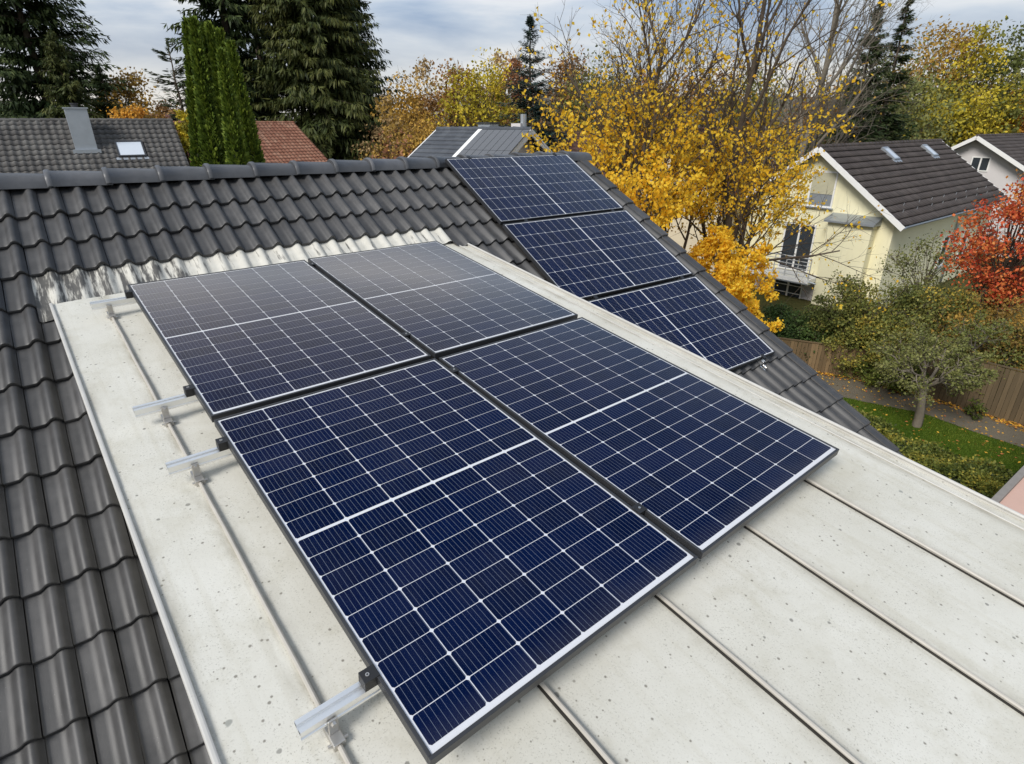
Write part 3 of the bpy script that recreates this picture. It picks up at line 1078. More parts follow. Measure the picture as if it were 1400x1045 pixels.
def far_tile_mat(name, stops, rough=0.75, seed=0.0):
    t = NT(name)
    co = t.coord()
    co = t.n('ShaderNodeMapping', {'Vector': co, 'Location': (seed, seed * 2, 0)}).outputs[0]
    ce = t.n('ShaderNodeTexWhiteNoise', {0: t.n('ShaderNodeVectorMath', {0: t.n('ShaderNodeMapping', {'Vector': co, 'Scale': (3.33, 2.94, 0)}).outputs[0]}, operation='FLOOR').outputs[0]}, noise_dimensions='3D').outputs['Value']
    f = t.noise(co, 0.8, 7, 0.7)
    k = t.math('ADD', t.math('MULTIPLY', ce, 0.22), t.math('MULTIPLY', f, 0.85))
    n = len(stops)
    c = t.ramp(k, [(0.2 + 0.65 * i / (n - 1), s) for i, s in enumerate(stops)])
    c = t.mix(t.ramp(t.noise(co, 14, 5, 0.7), [(0.55, 0.0), (0.75, 0.35)]), c, stops[-1])
    t.set(Base_Color=c, Roughness=rough, Specular_IOR_Level=0.3)
    return t.m


M['roof_dark'] = far_tile_mat('weathered_grey_tiles', [(0.055, 0.052, 0.050), (0.095, 0.090, 0.085), (0.17, 0.165, 0.155)], 0.75)
M['roof_red'] = far_tile_mat('red_clay_tiles', [(0.16, 0.068, 0.045), (0.28, 0.125, 0.080), (0.42, 0.26, 0.18)], 0.8, 3)
M['roof_brown'] = far_tile_mat('brown_tiles', [(0.036, 0.027, 0.023), (0.062, 0.048, 0.041), (0.105, 0.085, 0.073)], 0.6, 5)
M['roof_slate'] = far_tile_mat('blue_grey_tiles', [(0.040, 0.045, 0.055), (0.065, 0.072, 0.085), (0.10, 0.11, 0.125)], 0.6, 7)
M['roof_rust'] = far_tile_mat('rust_brown_tiles', [(0.07, 0.032, 0.026), (0.10, 0.048, 0.038), (0.15, 0.08, 0.06)], 0.8, 9)


class House:
    """x runs along the ridge from the near end, y to the left of it, z up; the visible slope is at negative y"""

    def __init__(s, P, az, length, hw, pitch, wall, roofm, label, zbase=0.0, ov=0.5, ove=0.45, gauge=0.34, tw=0.30, hump=0.04, fascia=None, name='house', ridge_caps=True, lip=0.03):
        e = Vector((math.sin(R(az)), math.cos(R(az)), 0))
        s.rz = math.atan2(e.y, e.x)
        s.P = Vector(P); s.L = length; s.hw = hw; s.p = R(pitch); s.ov = ov
        s.e = empty(name, (P[0], P[1], zbase), s.rz, label, 'house', 'neighbouring houses')
        zr = P[2] - zbase
        s.zr = zr; s.ze = zr - hw * math.tan(s.p)
        wz = zr - 0.12
        wy = hw - ove
        zt = wz - wy * math.tan(s.p)
        s.wy = wy
        m = MB()
        ring = [(-wy, 0), (-wy, zt), (0, wz), (wy, zt), (wy, 0)]
        m.add([(ov, y, z) for y, z in ring] + [(length - ov, y, z) for y, z in ring],
              [(4, 3, 2, 1, 0), (5, 6, 7, 8, 9), (0, 1, 6, 5), (3, 4, 9, 8)])
        m.build('wall', wall, s.e)
        Ls = hw / math.cos(s.p)
        s.Ls = Ls
        c_, s_ = math.cos(s.p), math.sin(s.p)
        s.front = Matrix(((1, 0, 0, 0), (0, c_, -s_, -hw), (0, s_, c_, s.ze), (0, 0, 0, 1)))
        s.back = Matrix(((-1, 0, 0, length), (0, -c_, s_, hw), (0, s_, c_, s.ze), (0, 0, 0, 1)))
        m = MB(); m.box(0.02, length - 0.02, 0.02, Ls - 0.003, -0.12, -0.012)
        s.roof = m.build('roof', M['underlay'], s.e, s.front)
        m = MB(); m.box(0.02, length - 0.02, 0.02, Ls - 0.003, -0.12, -0.012)
        s.roofb = m.build('roof', M['underlay'], s.e, s.back)
        o = obj('roof_tiles', roof_tiles(length, Ls, gauge, tw, hump, lip), roofm, s.roof, Matrix.Identity(4)); tag(o, kind='stuff')
        o = obj('roof_tiles', roof_tiles(length, Ls, gauge, tw, hump, ns=3), roofm, s.roofb, Matrix.Identity(4)); tag(o, kind='stuff')
        if ridge_caps:
            m = MB()
            k = 0.0
            i = 0
            while k < length:
                m.tube([(k, Ls, 0.0), (min(length, k + 0.40), Ls, -0.012)], [0.115, 0.10], 10)
                k += 0.39
            o = m.build('ridge_tiles', roofm, s.roof, smooth=False)
            tag(o, kind='stuff')
        if fascia is not None:
            for xx in (0.0, length):
                for sy in (-1, 1):
                    m = MB()
                    a = Vector((xx, sy * (hw + 0.02), s.ze - 0.09 - 0.02 * math.tan(s.p))); b = Vector((xx, 0, zr - 0.09))
                    m.bar(a, b, 0.05, 0.22)
                    m.build('verge_board', fascia, s.e)

    def window(s, plane, a0, a1, z0, z1, frame=None, pane=None, mull=1, transom=0, sill=True, d=0.0, shutter=0.0):
        """plane 'gable' (x = ov, spans y) or 'eave' (y = -wy, spans x)"""
        if plane == 'gable':
            Mx = Matrix(((0, 0, -1, s.ov - d), (1, 0, 0, 0), (0, 1, 0, 0), (0, 0, 0, 1)))     # local x->y, y->z, z-> -x
        else:
            Mx = Matrix(((1, 0, 0, 0), (0, 0, -1, -s.wy - d), (0, 1, 0, 0), (0, 0, 0, 1)))
        frame = frame or M['white_paint']; pane = pane or M['pane']
        a0, a1 = min(a0, a1), max(a0, a1)
        m = MB(); w = 0.07
        m.box(a0, a1, z0, z0 + w, -0.02, 0.05); m.box(a0, a1, z1 - w, z1, -0.02, 0.05)
        m.box(a0, a0 + w, z0 + w, z1 - w, -0.02, 0.05); m.box(a1 - w, a1, z0 + w, z1 - w, -0.02, 0.05)
        f = m.build('window', frame, s.e, Mx)
        m = MB(); m.box(a0 + w, a1 - w, z0 + w, z1 - w, 0.006, 0.016); m.build('pane', pane, f)
        for k in range(mull):
            x = a0 + (a1 - a0) * (k + 1) / (mull + 1)
            m = MB(); m.box(x - 0.045, x + 0.045, z0 + w, z1 - w, 0.018, 0.046); m.build('mullion', frame, f)
        for k in range(transom):
            z = z0 + (z1 - z0) * (k + 1) / (transom + 1)
            m = MB(); m.box(a0 + w, a1 - w, z - 0.02, z + 0.02, 0.018, 0.04); m.build('transom', frame, f)
        if shutter > 0:
            m = MB()
            zz = z1 - w
            while zz > z1 - (z1 - z0) * shutter:
                m.box(a0 + w, a1 - w, zz - 0.055, zz - 0.005, 0.03, 0.044); zz -= 0.055
            m.build('roller_shutter', M['shutter'], f)
        if sill:
            m = MB(); m.box(a0 - 0.08, a1 + 0.08, z0 - 0.05, z0 - 0.002, -0.02, 0.14); m.build('sill', M['zinc'], f)
        return f

    def skylight(s, x0, x1, y0, y1, rim=None):
        rim = rim or M['frame']
        m = MB(); w = 0.075; zt = 0.13
        m.box(x0, x1, y0, y0 + w, -0.01, zt); m.box(x0, x1, y1 - w, y1, -0.01, zt)
        m.box(x0, x0 + w, y0 + w, y1 - w, -0.01, zt); m.box(x1 - w, x1, y0 + w, y1 - w, -0.01, zt)
        f = m.build('skylight', rim, s.roof)
        m = MB(); m.box(x0 + w, x1 - w, y0 + w, y1 - w, 0.06, 0.105); m.build('pane', M['pane_sky'], f)
        m = MB(); m.box(x0 - 0.12, x1 + 0.12, y0 - 0.16, y0 - 0.003, 0.03, 0.055); m.build('apron', M['zinc'], f)


# dark grey roof on the left
Pd = at(236, 165, Y=34)
edir = Vector((math.sin(R(54.5)), math.cos(R(54.5)), 0))
Hd = House(Pd - edir * 24.0, 54.5, 24.0, 5.6, 41.5, M['grey_wall'], M['roof_dark'], 'house with weathered grey tiled roof, metal chimney and one skylight', fascia=None, tw=0.30, gauge=0.33, hump=0.075)


def roof_local(H, x, y):
    """point of the front slope seen at a photograph point, in slope coordinates"""
    W_ = Matrix.Translation(H.e.location) @ Matrix.Rotation(H.rz, 4, 'Z') @ H.front
    o = W_.translation; n = W_.to_3x3() @ Vector((0, 0, 1)); d = ray(x, y)
    t = (o - CAM).dot(n) / d.dot(n)
    return W_.inverted() @ (CAM + d * t)


def wall_local(H, x, y, gable=True, xo=None):
    W_ = Matrix.Translation(H.e.location) @ Matrix.Rotation(H.rz, 4, 'Z')
    if gable:
        o = W_ @ Vector((H.ov if xo is None else xo, 0, 0)); n = W_.to_3x3() @ Vector((1, 0, 0))
    else:
        o = W_ @ Vector((0, -H.wy, 0)); n = W_.to_3x3() @ Vector((0, 1, 0))
    d = ray(x, y); t = (o - CAM).dot(n) / d.dot(n)
    return W_.inverted() @ (CAM + d * t)


a = roof_local(Hd, 176, 195); b = roof_local(Hd, 181, 216)
wsk = 0.58
Hd.skylight(a.x - wsk - 0.05, a.x + wsk, b.y, a.y)
# metal clad chimney
cpos = roof_local(Hd, 119, 206)
cl = Hd.front @ Vector((cpos.x, cpos.y, 0))
m = MB(); cw = 0.45
ztop = Hd.zr + 0.5
m.box(cl.x - cw, cl.x + cw, cl.y - 0.05, cl.y + 0.95, cl.z - 0.15, ztop)
ch = m.build('chimney', M['zinc'], Hd.e, None, bevel=0.01)
m = MB(); m.box(cl.x - cw - 0.05, cl.x + cw + 0.05, cl.y - 0.10, cl.y + 1.0, ztop + 0.002, ztop + 0.06); m.build('cap', M['zinc'], ch)
m = MB(); m.tube([(cl.x, cl.y + 0.3, ztop + 0.06), (cl.x, cl.y + 0.3, ztop + 0.2)], 0.14, 12); m.tube([(cl.x, cl.y + 0.3, ztop + 0.2), (cl.x, cl.y + 0.3, ztop + 0.25)], 0.18, 12); m.build('flue', M['frame'], ch)
m = MB(); m.box(cl.x - cw - 0.12, cl.x + cw + 0.12, cl.y - 0.24, cl.y - 0.052, cl.z - 0.12, cl.z + 0.05); m.build('apron', M['zinc'], ch)

# red roof behind the thujas
Pr = at(402, 168, Y=46)
edir = Vector((math.sin(R(40)), math.cos(R(40)), 0))
Hr = House(Pr - edir * 9.5, 40, 9.5, 6.6, 33, M['cream_wall'], M['roof_red'], 'house with weathered red clay tiled roof beside the thujas', gauge=0.34, tw=0.28, hump=0.05)

# blue grey house with its own solar array
Pb = at(598, 177, Y=27)
azb = 124
edir = Vector((math.sin(R(azb)), math.cos(R(azb)), 0))
Hb = House(Pb, azb, 4.75, 4.2, 29, M['grey_wall'], M['roof_slate'], 'house with blue-grey roof half covered by dark solar panels and a white gable', gauge=0.30, tw=0.9, hump=0.008, fascia=M['white_paint'])
x0 = roof_local(Hb, 655, 186).x; x1 = roof_local(Hb, 722, 186).x
m = MB(); m.box(x0 - 0.26, x0 - 0.06, 0.1, Hb.Ls - 0.1, 0.01, 0.07); m.build('white_strip', M['white_paint'], Hb.e, Hb.front)
M['far_panel'] = plain('far_panel_glass', (0.10, 0.105, 0.115), 0.18, 0, 0.1)
for k in range(7):
    for j in range(3):
        a = x0 + (x1 - x0) * k / 7; b = x0 + (x1 - x0) * (k + 1) / 7
        y1 = Hb.Ls - 0.25 - j * 1.45
        m = MB(); m.box(a + 0.01, b - 0.01, y1 - 1.43, y1, 0.09, 0.125)
        m.build('solar_module', M['far_panel'], Hb.e, Hb.front)
for (px_, w_, h_) in ((655, 0.3, 0.2), (0, 0, 0)):
    if w_:
        q = roof_local(Hb, px_, 181); ql = Hb.front @ q
        m = MB(); m.box(ql.x - w_, ql.x + w_, 0.15, 0.75, Hb.zr - 0.6, Hb.zr + h_); c_ = m.build('chimney', M['zinc'], Hb.e)
        m = MB(); m.box(ql.x - w_ - 0.05, ql.x + w_ + 0.05, 0.1, 0.8, Hb.zr + h_ + 0.002, Hb.zr + h_ + 0.07); m.build('cap', M['frame'], c_)
q = roof_local(Hb, 697, 183); ql = Hb.front @ q
m = MB(); m.box(ql.x - 0.22, ql.x + 0.22, 0.15, 0.6, Hb.zr - 0.6, Hb.zr + 0.22); c_ = m.build('chimney', M['grey_wall'], Hb.e)
m = MB(); m.tube([(ql.x + 0.2, 0.4, Hb.zr + 0.1), (ql.x + 0.2, 0.4, Hb.zr + 0.55)], 0.12, 10); m.build('flue', M['zinc'], c_)

# rust brown roof behind it
Pq = at(765, 183, Y=38)
edir = Vector((math.sin(R(100)), math.cos(R(100)), 0))
Hq = House(Pq - edir * 6, 100, 9, 4, 32, M['cream_wall'], M['roof_rust'], 'house with rust brown roof half hidden behind the yellow tree', ov=0.4)

# cream gable behind the yellow tree
Pc = at(912, 178, Y=31)
Hc = House(Pc, 40, 11, 3.6, 42, M['cream_wall'], M['roof_rust'], 'cream gabled house seen through the yellow tree', fascia=M['dark_wood'], zbase=-0.4)
for (xa, ya, xb, yb) in ((904, 190, 911, 200), (889, 222, 896, 231), (918, 226, 928, 240)):
    a = wall_local(Hc, xa, ya); b = wall_local(Hc, xb, yb)
    Hc.window('gable', a.y, b.y, b.z, a.z, frame=M['dark_wood'], mull=0, sill=False)

# yellow house
Py = at(1120, 201, Y=28)
Hy = House(Py, 51.5, 15.2, 4.15, 36, M['yellow_wall'], M['roof_brown'], 'pale yellow house with brown tiled roof, balcony and two skylights', zbase=-0.6, ov=0.55, ove=0.5, fascia=M['white_paint'], gauge=0.40, tw=0.31, hump=0.030, lip=0.055)
for (x, ya, x2, yb) in ((1201, 199, 1216, 211), (1254, 195, 1270, 207)):
    a = roof_local(Hy, x, ya); b = roof_local(Hy, x2, yb)
    cx = (a.x + b.x) / 2
    Hy.skylight(cx - 0.34, cx + 0.34, Hy.Ls - 1.3, Hy.Ls - 0.4, M['zinc'])


def gw(x, y, xo=None):
    return wall_local(Hy, x, y, True, xo)


a = gw(1112, 233); b = gw(1137, 285)
Hy.window('gable', a.y, b.y, b.z, a.z, mull=0, shutter=0.62, pane=M['zinc'])
# projecting bay with its own little metal roof
a = gw(1137, 300, 0.05); b = gw(1195, 306, 0.05)
bay_y0, bay_y1, bay_z = b.y, a.y + 0.1, a.z - 0.1
m = MB(); m.box(0.0, Hy.ov + 0.05, bay_y0, bay_y1, 0, bay_z); bay = m.build('bay', M['yellow_wall'], Hy.e)
m = MB(); m.add([(-0.22, bay_y0 - 0.12, bay_z + 0.002), (-0.22, bay_y1 + 0.12, bay_z + 0.002), (Hy.ov, bay_y1 + 0.12, bay_z + 0.002), (Hy.ov, bay_y0 - 0.12, bay_z + 0.002),
                 (-0.22, bay_y0 - 0.12, bay_z + 0.08), (-0.22, bay_y1 + 0.12, bay_z + 0.08), (Hy.ov, bay_y1 + 0.12, bay_z + 0.34), (Hy.ov, bay_y0 - 0.12, bay_z + 0.34)],
                [(0, 1, 2, 3), (7, 6, 5, 4), (0, 4, 5, 1), (1, 5, 6, 2), (2, 6, 7, 3), (3, 7, 4, 0)])
m.build('bay_roof', M['zinc'], bay)
# balcony door and balcony
a = gw(1075, 303); b = gw(1104, 373)
dy0, dy1 = b.y, a.y
Hy.window('gable', dy0, dy1, b.z, a.z, mull=1, sill=False, transom=0)
m = MB(); fz = b.z - 0.05; by0, by1 = bay_y1 + 0.02, a.y + 0.75
m.box(-0.75, Hy.ov, by0, by1, fz - 0.18, fz)
bal = m.build('balcony', M['white_paint'], Hy.e)
m = MB(); m.box(-0.755, Hy.ov - 0.002, by0 + 0.005, by1 + 0.005, fz - 0.24, fz - 0.183); m.build('slab_edge', M['zinc'], bal)
for k in range(6):
    m = MB(); z = fz + 0.12 + 0.17 * k
    m.tube([(Hy.ov, by1, z), (-0.72, by1, z), (-0.72, by0 + 0.02, z)], 0.03 if k == 5 else 0.02, 6); m.build('rail', M['rail_paint'], bal)
for k in range(6):
    y = by0 + 0.03 + (by1 - by0 - 0.05) * k / 5
    m = MB(); m.tube([(-0.72, y, fz), (-0.72, y, fz + 0.98)], 0.025, 6); m.build('post', M['rail_paint'], bal)
m = MB(); m.tube([(-0.62, by0 + 0.02, fz - 0.1), (-0.62, by0 - 0.32, fz - 0.14)], 0.045, 8); m.build('spout', M['zinc'], bal)
# ground floor: grey recess with a door
m = MB(); m.box(Hy.ov - 0.03, Hy.ov + 0.02, by0, by1 + 0.6, 0, fz - 0.25); m.build('recess_wall', M['grey_wall'], Hy.e)
Hy.window('gable', dy0 + 0.05, dy1, 0.0, fz - 0.32, mull=1, transom=3, sill=False, d=0.05)
# side wall windows, gutter and downpipe
for (x, ya, x2, yb) in ((1289, 317, 1303, 352), (1317, 309, 1327, 346)):
    a = wall_local(Hy, x, ya, False); b = wall_local(Hy, x2, yb, False)
    cx = (a.x + b.x) / 2 - 0.6
    Hy.window('eave', cx - 0.45, cx + 0.45, 1.7, 3.3, mull=0, pane=M['pane'])
m = MB(); pts = []
for k in range(9):
    an = math.pi * k / 8
    pts.append((-math.cos(an) * 0.07, -math.sin(an) * 0.07))
V = [(x, -Hy.hw - 0.06 + a_, Hy.ze - 0.02 + b_) for x in (0.02, Hy.L - 0.02) for a_, b_ in pts]
m.add(V, [(k, k + 1, k + 10, k + 9) for k in range(8)])
m.build('gutter', M['zinc'], Hy.e)
dpx = wall_local(Hy, 1318, 300, False).x - 0.6
m = MB(); m.tube([(dpx, -Hy.hw - 0.06, Hy.ze - 0.09), (dpx - 0.1, -Hy.hw - 0.04, Hy.ze - 0.25), (dpx - 0.45, -Hy.wy - 0.08, Hy.ze - 0.45), (dpx - 0.5, -Hy.wy - 0.08, Hy.ze - 0.7), (dpx - 0.5, -Hy.wy - 0.08, 0)], 0.055, 8)
m.build('downpipe', M['zinc'], Hy.e, smooth=True)
# snow guards on the lower tiles
for k in range(16):
    m = MB(); xx = 1.2 + k * 0.82 + 0.1 * math.sin(k * 5); yy = 0.7 + 0.35 * (k % 2)
    m.bar((xx, yy, 0.03), (xx, yy + 0.05, 0.13), 0.025, 0.02); m.build('snow_hook', M['zinc'], Hy.e, Hy.front)
# low side roof at the left of the gable
a = gw(1003, 262, 3.0)
m = MB(); m.box(1.2, 7.0, a.y - 1.6, a.y + 2.5, a.z - 0.25, a.z); m.build('side_roof', M['zinc'], Hy.e)

# white house at the right border
Pw = at(1336, 186, Y=40)
Hw = House(Pw, 58, 12, 4.6, 30, M['grey_wall'], M['roof_brown'], 'pale grey gabled house with brown roof behind the yellow house', fascia=M['white_paint'], zbase=-0.5, ov=0.7, hump=0.02, gauge=0.36)
a = wall_local(Hw, 1330, 214); b = wall_local(Hw, 1350, 235)
Hw.window('gable', a.y, b.y, b.z, a.z, mull=1, sill=False)

# small far houses
Pf = at(23, 158, Y=75)
House(Pf, 20, 10, 4.2, 38, M['white_paint'], M['roof_rust'], 'small white gabled house far away under the big spruce', fascia=M['white_paint'], ridge_caps=False)
Pf = at(160, 157, Y=60)
House(Pf, 85, 5.0, 3.5, 30, M['cream_wall'], M['roof_rust'], 'far house with small brown roof beside the orange tree', ridge_caps=False)

# flat roofed garage, lower right
A = at(1351, 692, z=2.6)
gar = empty('garage', (A.x, A.y, 0), AZ, 'low garage with pinkish flat roof and grey wooden edge beside the hedge', 'garage')
m = MB(); m.box(-1.2, 7.8, -5.3, -0.2, 0, 2.45); m.build('wall', M['own_wall'], gar)
m = MB(); m.box(-1.5, 8.0, -5.5, -0.075, 2.45, 2.585); m.build('roof', M['pink'], gar)
m = MB(); m.box(-1.5, 8.0, -0.072, 0.03, 2.42, 2.64); m.build('edge_board', M['weathered_wood'], gar, bevel=0.006)

# ================================================================= FENCE
def board_mat(name, a, b):
    t = NT(name)
    co = t.coord(scale=(14, 14, 0.8))
    oi = t.n('ShaderNodeObjectInfo').outputs['Random']
    f = t.noise(t.n('ShaderNodeVectorMath', {0: co, 1: t.n('ShaderNodeCombineXYZ', {0: t.math('MULTIPLY', oi, 50.0)}).outputs[0]}, operation='ADD').outputs[0], 1.5, 5)
    c = t.mix(f, a, b)
    c = t.mix(1.0, c, t.mix(oi, (0.75, 0.75, 0.75), (1.2, 1.18, 1.15)), 'MULTIPLY')
    t.set(Base_Color=c, Roughness=0.85, Specular_IOR_Level=0.2)
    return t.m


M['board'] = board_mat('fence_boards', (0.085, 0.062, 0.036), (0.16, 0.12, 0.072))
M['board2'] = board_mat('fence_boards_brown', (0.12, 0.080, 0.042), (0.22, 0.155, 0.085))
fr = random.Random(8)


def fence(A, B, h, bw, mat, label, gap=0.008):
    A = Vector((*A, 0)); B = Vector((*B, 0)); d = B - A; Ln = d.length
    e = empty('fence', A, math.atan2(d.y, d.x), label, 'fence', 'wooden garden fences')
    n = int(Ln / bw)
    m = MB(); m.box(0, bw - gap, -0.011, 0.011, 0.03, h); me = m.mesh('board'); me.materials.append(mat)
    for k in range(n):
        o = obj('board', me, None, e, Matrix.Translation((k * bw, fr.uniform(-0.006, 0.006), fr.uniform(-0.015, 0.015))) @ Matrix.Rotation(fr.uniform(-0.008, 0.008), 4, 'Y'))
    for z in (0.35, h - 0.3):
        m = MB(); m.box(0, Ln, 0.02, 0.06, z, z + 0.09); m.build('rail', mat, e)
    k = 0.0
    while k <= Ln:
        m = MB(); m.box(k - 0.045, k + 0.045, 0.062, 0.15, 0, h + 0.03); m.build('post', mat, e); k += 2.4
    m = MB(); m.box(-0.02, Ln + 0.02, -0.04, 0.05, h + 0.016, h + 0.045); m.build('top_rail', mat, e)
    return e


fence((12.4, 17.55), (14.98, 14.3), 1.55, 0.12, M['board'], 'dark board fence behind the small garden tree')
fence((14.98, 14.3), (17.8, 10.3), 1.55, 0.12, M['board'], 'dark board fence reaching the right border')
fence((8.6, 19.6), (11.0, 18.45), 1.05, 0.11, M['board2'], 'low brown board fence under the dark green laurel')
fence((11.0, 18.45), (12.4, 17.55), 1.05, 0.11, M['board2'], 'low brown board fence right of the corner under the shrubs')

# ================================================================= VEGETATION
def quads(P, D, Nn, ln, wd, rng, var, taper=0.5):
    """leaf-shaped faces: centre-base P, direction D, side from normal Nn"""
    D = D / (np.linalg.norm(D, axis=1, keepdims=True) + 1e-9)
    S = np.cross(D, Nn); S /= (np.linalg.norm(S, axis=1, keepdims=True) + 1e-9)
    ln = np.asarray(ln).reshape(-1, 1); wd = np.asarray(wd).reshape(-1, 1)
    a = P; b = P + D * ln * taper + S * wd * 0.5; c = P + D * ln; d = P + D * ln * taper - S * wd * 0.5
    V = np.stack([a, b, c, d], 1).reshape(-1, 3)
    F = np.arange(len(V)).reshape(-1, 4)
    return V, F, np.repeat(np.clip(var, 0, 1), 4)


def rnd_dir(rng, n):
    v = rng.normal(size=(n, 3)); return v / np.linalg.norm(v, axis=1, keepdims=True)


def tubes_mesh(paths, n=5, name='trunk'):
    """many tapered tubes as one mesh; paths: list of (pts (k,3), radii (k,))"""
    VV, FF = [], []; off = 0
    ang = np.arange(n) * 2 * np.pi / n
    ca, sa = np.cos(ang), np.sin(ang)
    for pts, rad in paths:
        k = len(pts)
        T = np.gradient(pts, axis=0); T /= (np.linalg.norm(T, axis=1, keepdims=True) + 1e-9)
        ref = np.array([0.31, 0.17, 0.93]) if abs(T[0, 2]) < 0.9 else np.array([1.0, 0.1, 0.0])
        X = np.cross(T, ref); X /= (np.linalg.norm(X, axis=1, keepdims=True) + 1e-9)
        Y = np.cross(T, X)
        V = pts[:, None, :] + (X[:, None, :] * ca[None, :, None] + Y[:, None, :] * sa[None, :, None]) * np.asarray(rad)[:, None, None]
        VV.append(V.reshape(-1, 3))
        i = np.arange(k - 1)[:, None] * n; j = np.arange(n)[None, :]; j2 = (j + 1) % n
        FF.append(np.stack([i + j, i + j2, i + n + j2, i + n + j], -1).reshape(-1, 4) + off)
        off += k * n
    return fast_mesh(name, np.concatenate(VV), np.concatenate(FF), True)


def limb(rng, p, d, length, r0, r1, nseg=5, wander=0.15, lift=0.0):
    pts = [p]; d = d / np.linalg.norm(d)
    for i in range(nseg):
        d = d + rng.normal(0, wander, 3) + np.array([0, 0, lift])
        d = d / np.linalg.norm(d)
        pts.append(pts[-1] + d * length / nseg)
    return np.array(pts), np.linspace(r0, r1, nseg + 1), d


def grow(rng, p, d, length, r, level, maxl, paths, twigs, nch=(5, 5, 4, 4), ang=(0.75, 0.75, 0.7, 0.7), ratio=(0.62, 0.6, 0.6, 0.55), lift=0.05, wander=0.12, start=0.3):
    nseg = 6 if level == 0 else (5 if level == 1 else 3)
    pts, rad, dd = limb(rng, p, d, length, r, r * (0.35 if level < maxl else 0.4), nseg, wander * (0.5 if level == 0 else 1), lift)
    paths.append((pts, rad, level))
    if level >= maxl - 1:
        twigs.append((pts, level))
    if level >= maxl:
        return
    n = nch[level]
    phi = rng.uniform(0, 6.28)
    for i in range(n):
        t = start + (1 - start) * (i + rng.uniform(0.2, 0.9)) / n
        k = min(nseg - 1, int(t * nseg)); f = t * nseg - k
        f = min(f, 1.0)
        q = pts[k] * (1 - f) + pts[k + 1] * f
        ax = pts[k + 1] - pts[k]; ax /= np.linalg.norm(ax)
        x = np.cross(ax, [0.3, 0.2, 0.9]); x /= np.linalg.norm(x) + 1e-9; y = np.cross(ax, x)
        phi += 2.4 + rng.uniform(-0.5, 0.5)
        a = ang[level] * rng.uniform(0.65, 1.2)
        cd_ = ax * math.cos(a) + (x * math.cos(phi) + y * math.sin(phi)) * math.sin(a)
        grow(rng, q, cd_, length * ratio[level] * rng.uniform(0.75, 1.15) * (1.15 - 0.4 * t), max(0.004, rad[k] * 0.62), level + 1, maxl, paths, twigs, nch, ang, ratio, lift, wander, start)


def tree_parts(name, base, trunk_me, bark, crown, leaf, label, cat='tree', group=None, extra=None):
    e = empty(name, base, 0, label, cat, group)
    if trunk_me is not None:
        obj('trunk', trunk_me, bark, e)
    if crown is not None:
        V, F, va = crown
        obj('crown', fast_mesh('crown', V, F, False, va), leaf, e)
    return e


def cat_q(parts):
    V, F, A = [], [], []; o = 0
    for v, f, a in parts:
        V.append(v); F.append(f + o); A.append(a); o += len(v)
    return np.concatenate(V), np.concatenate(F), np.concatenate(A)


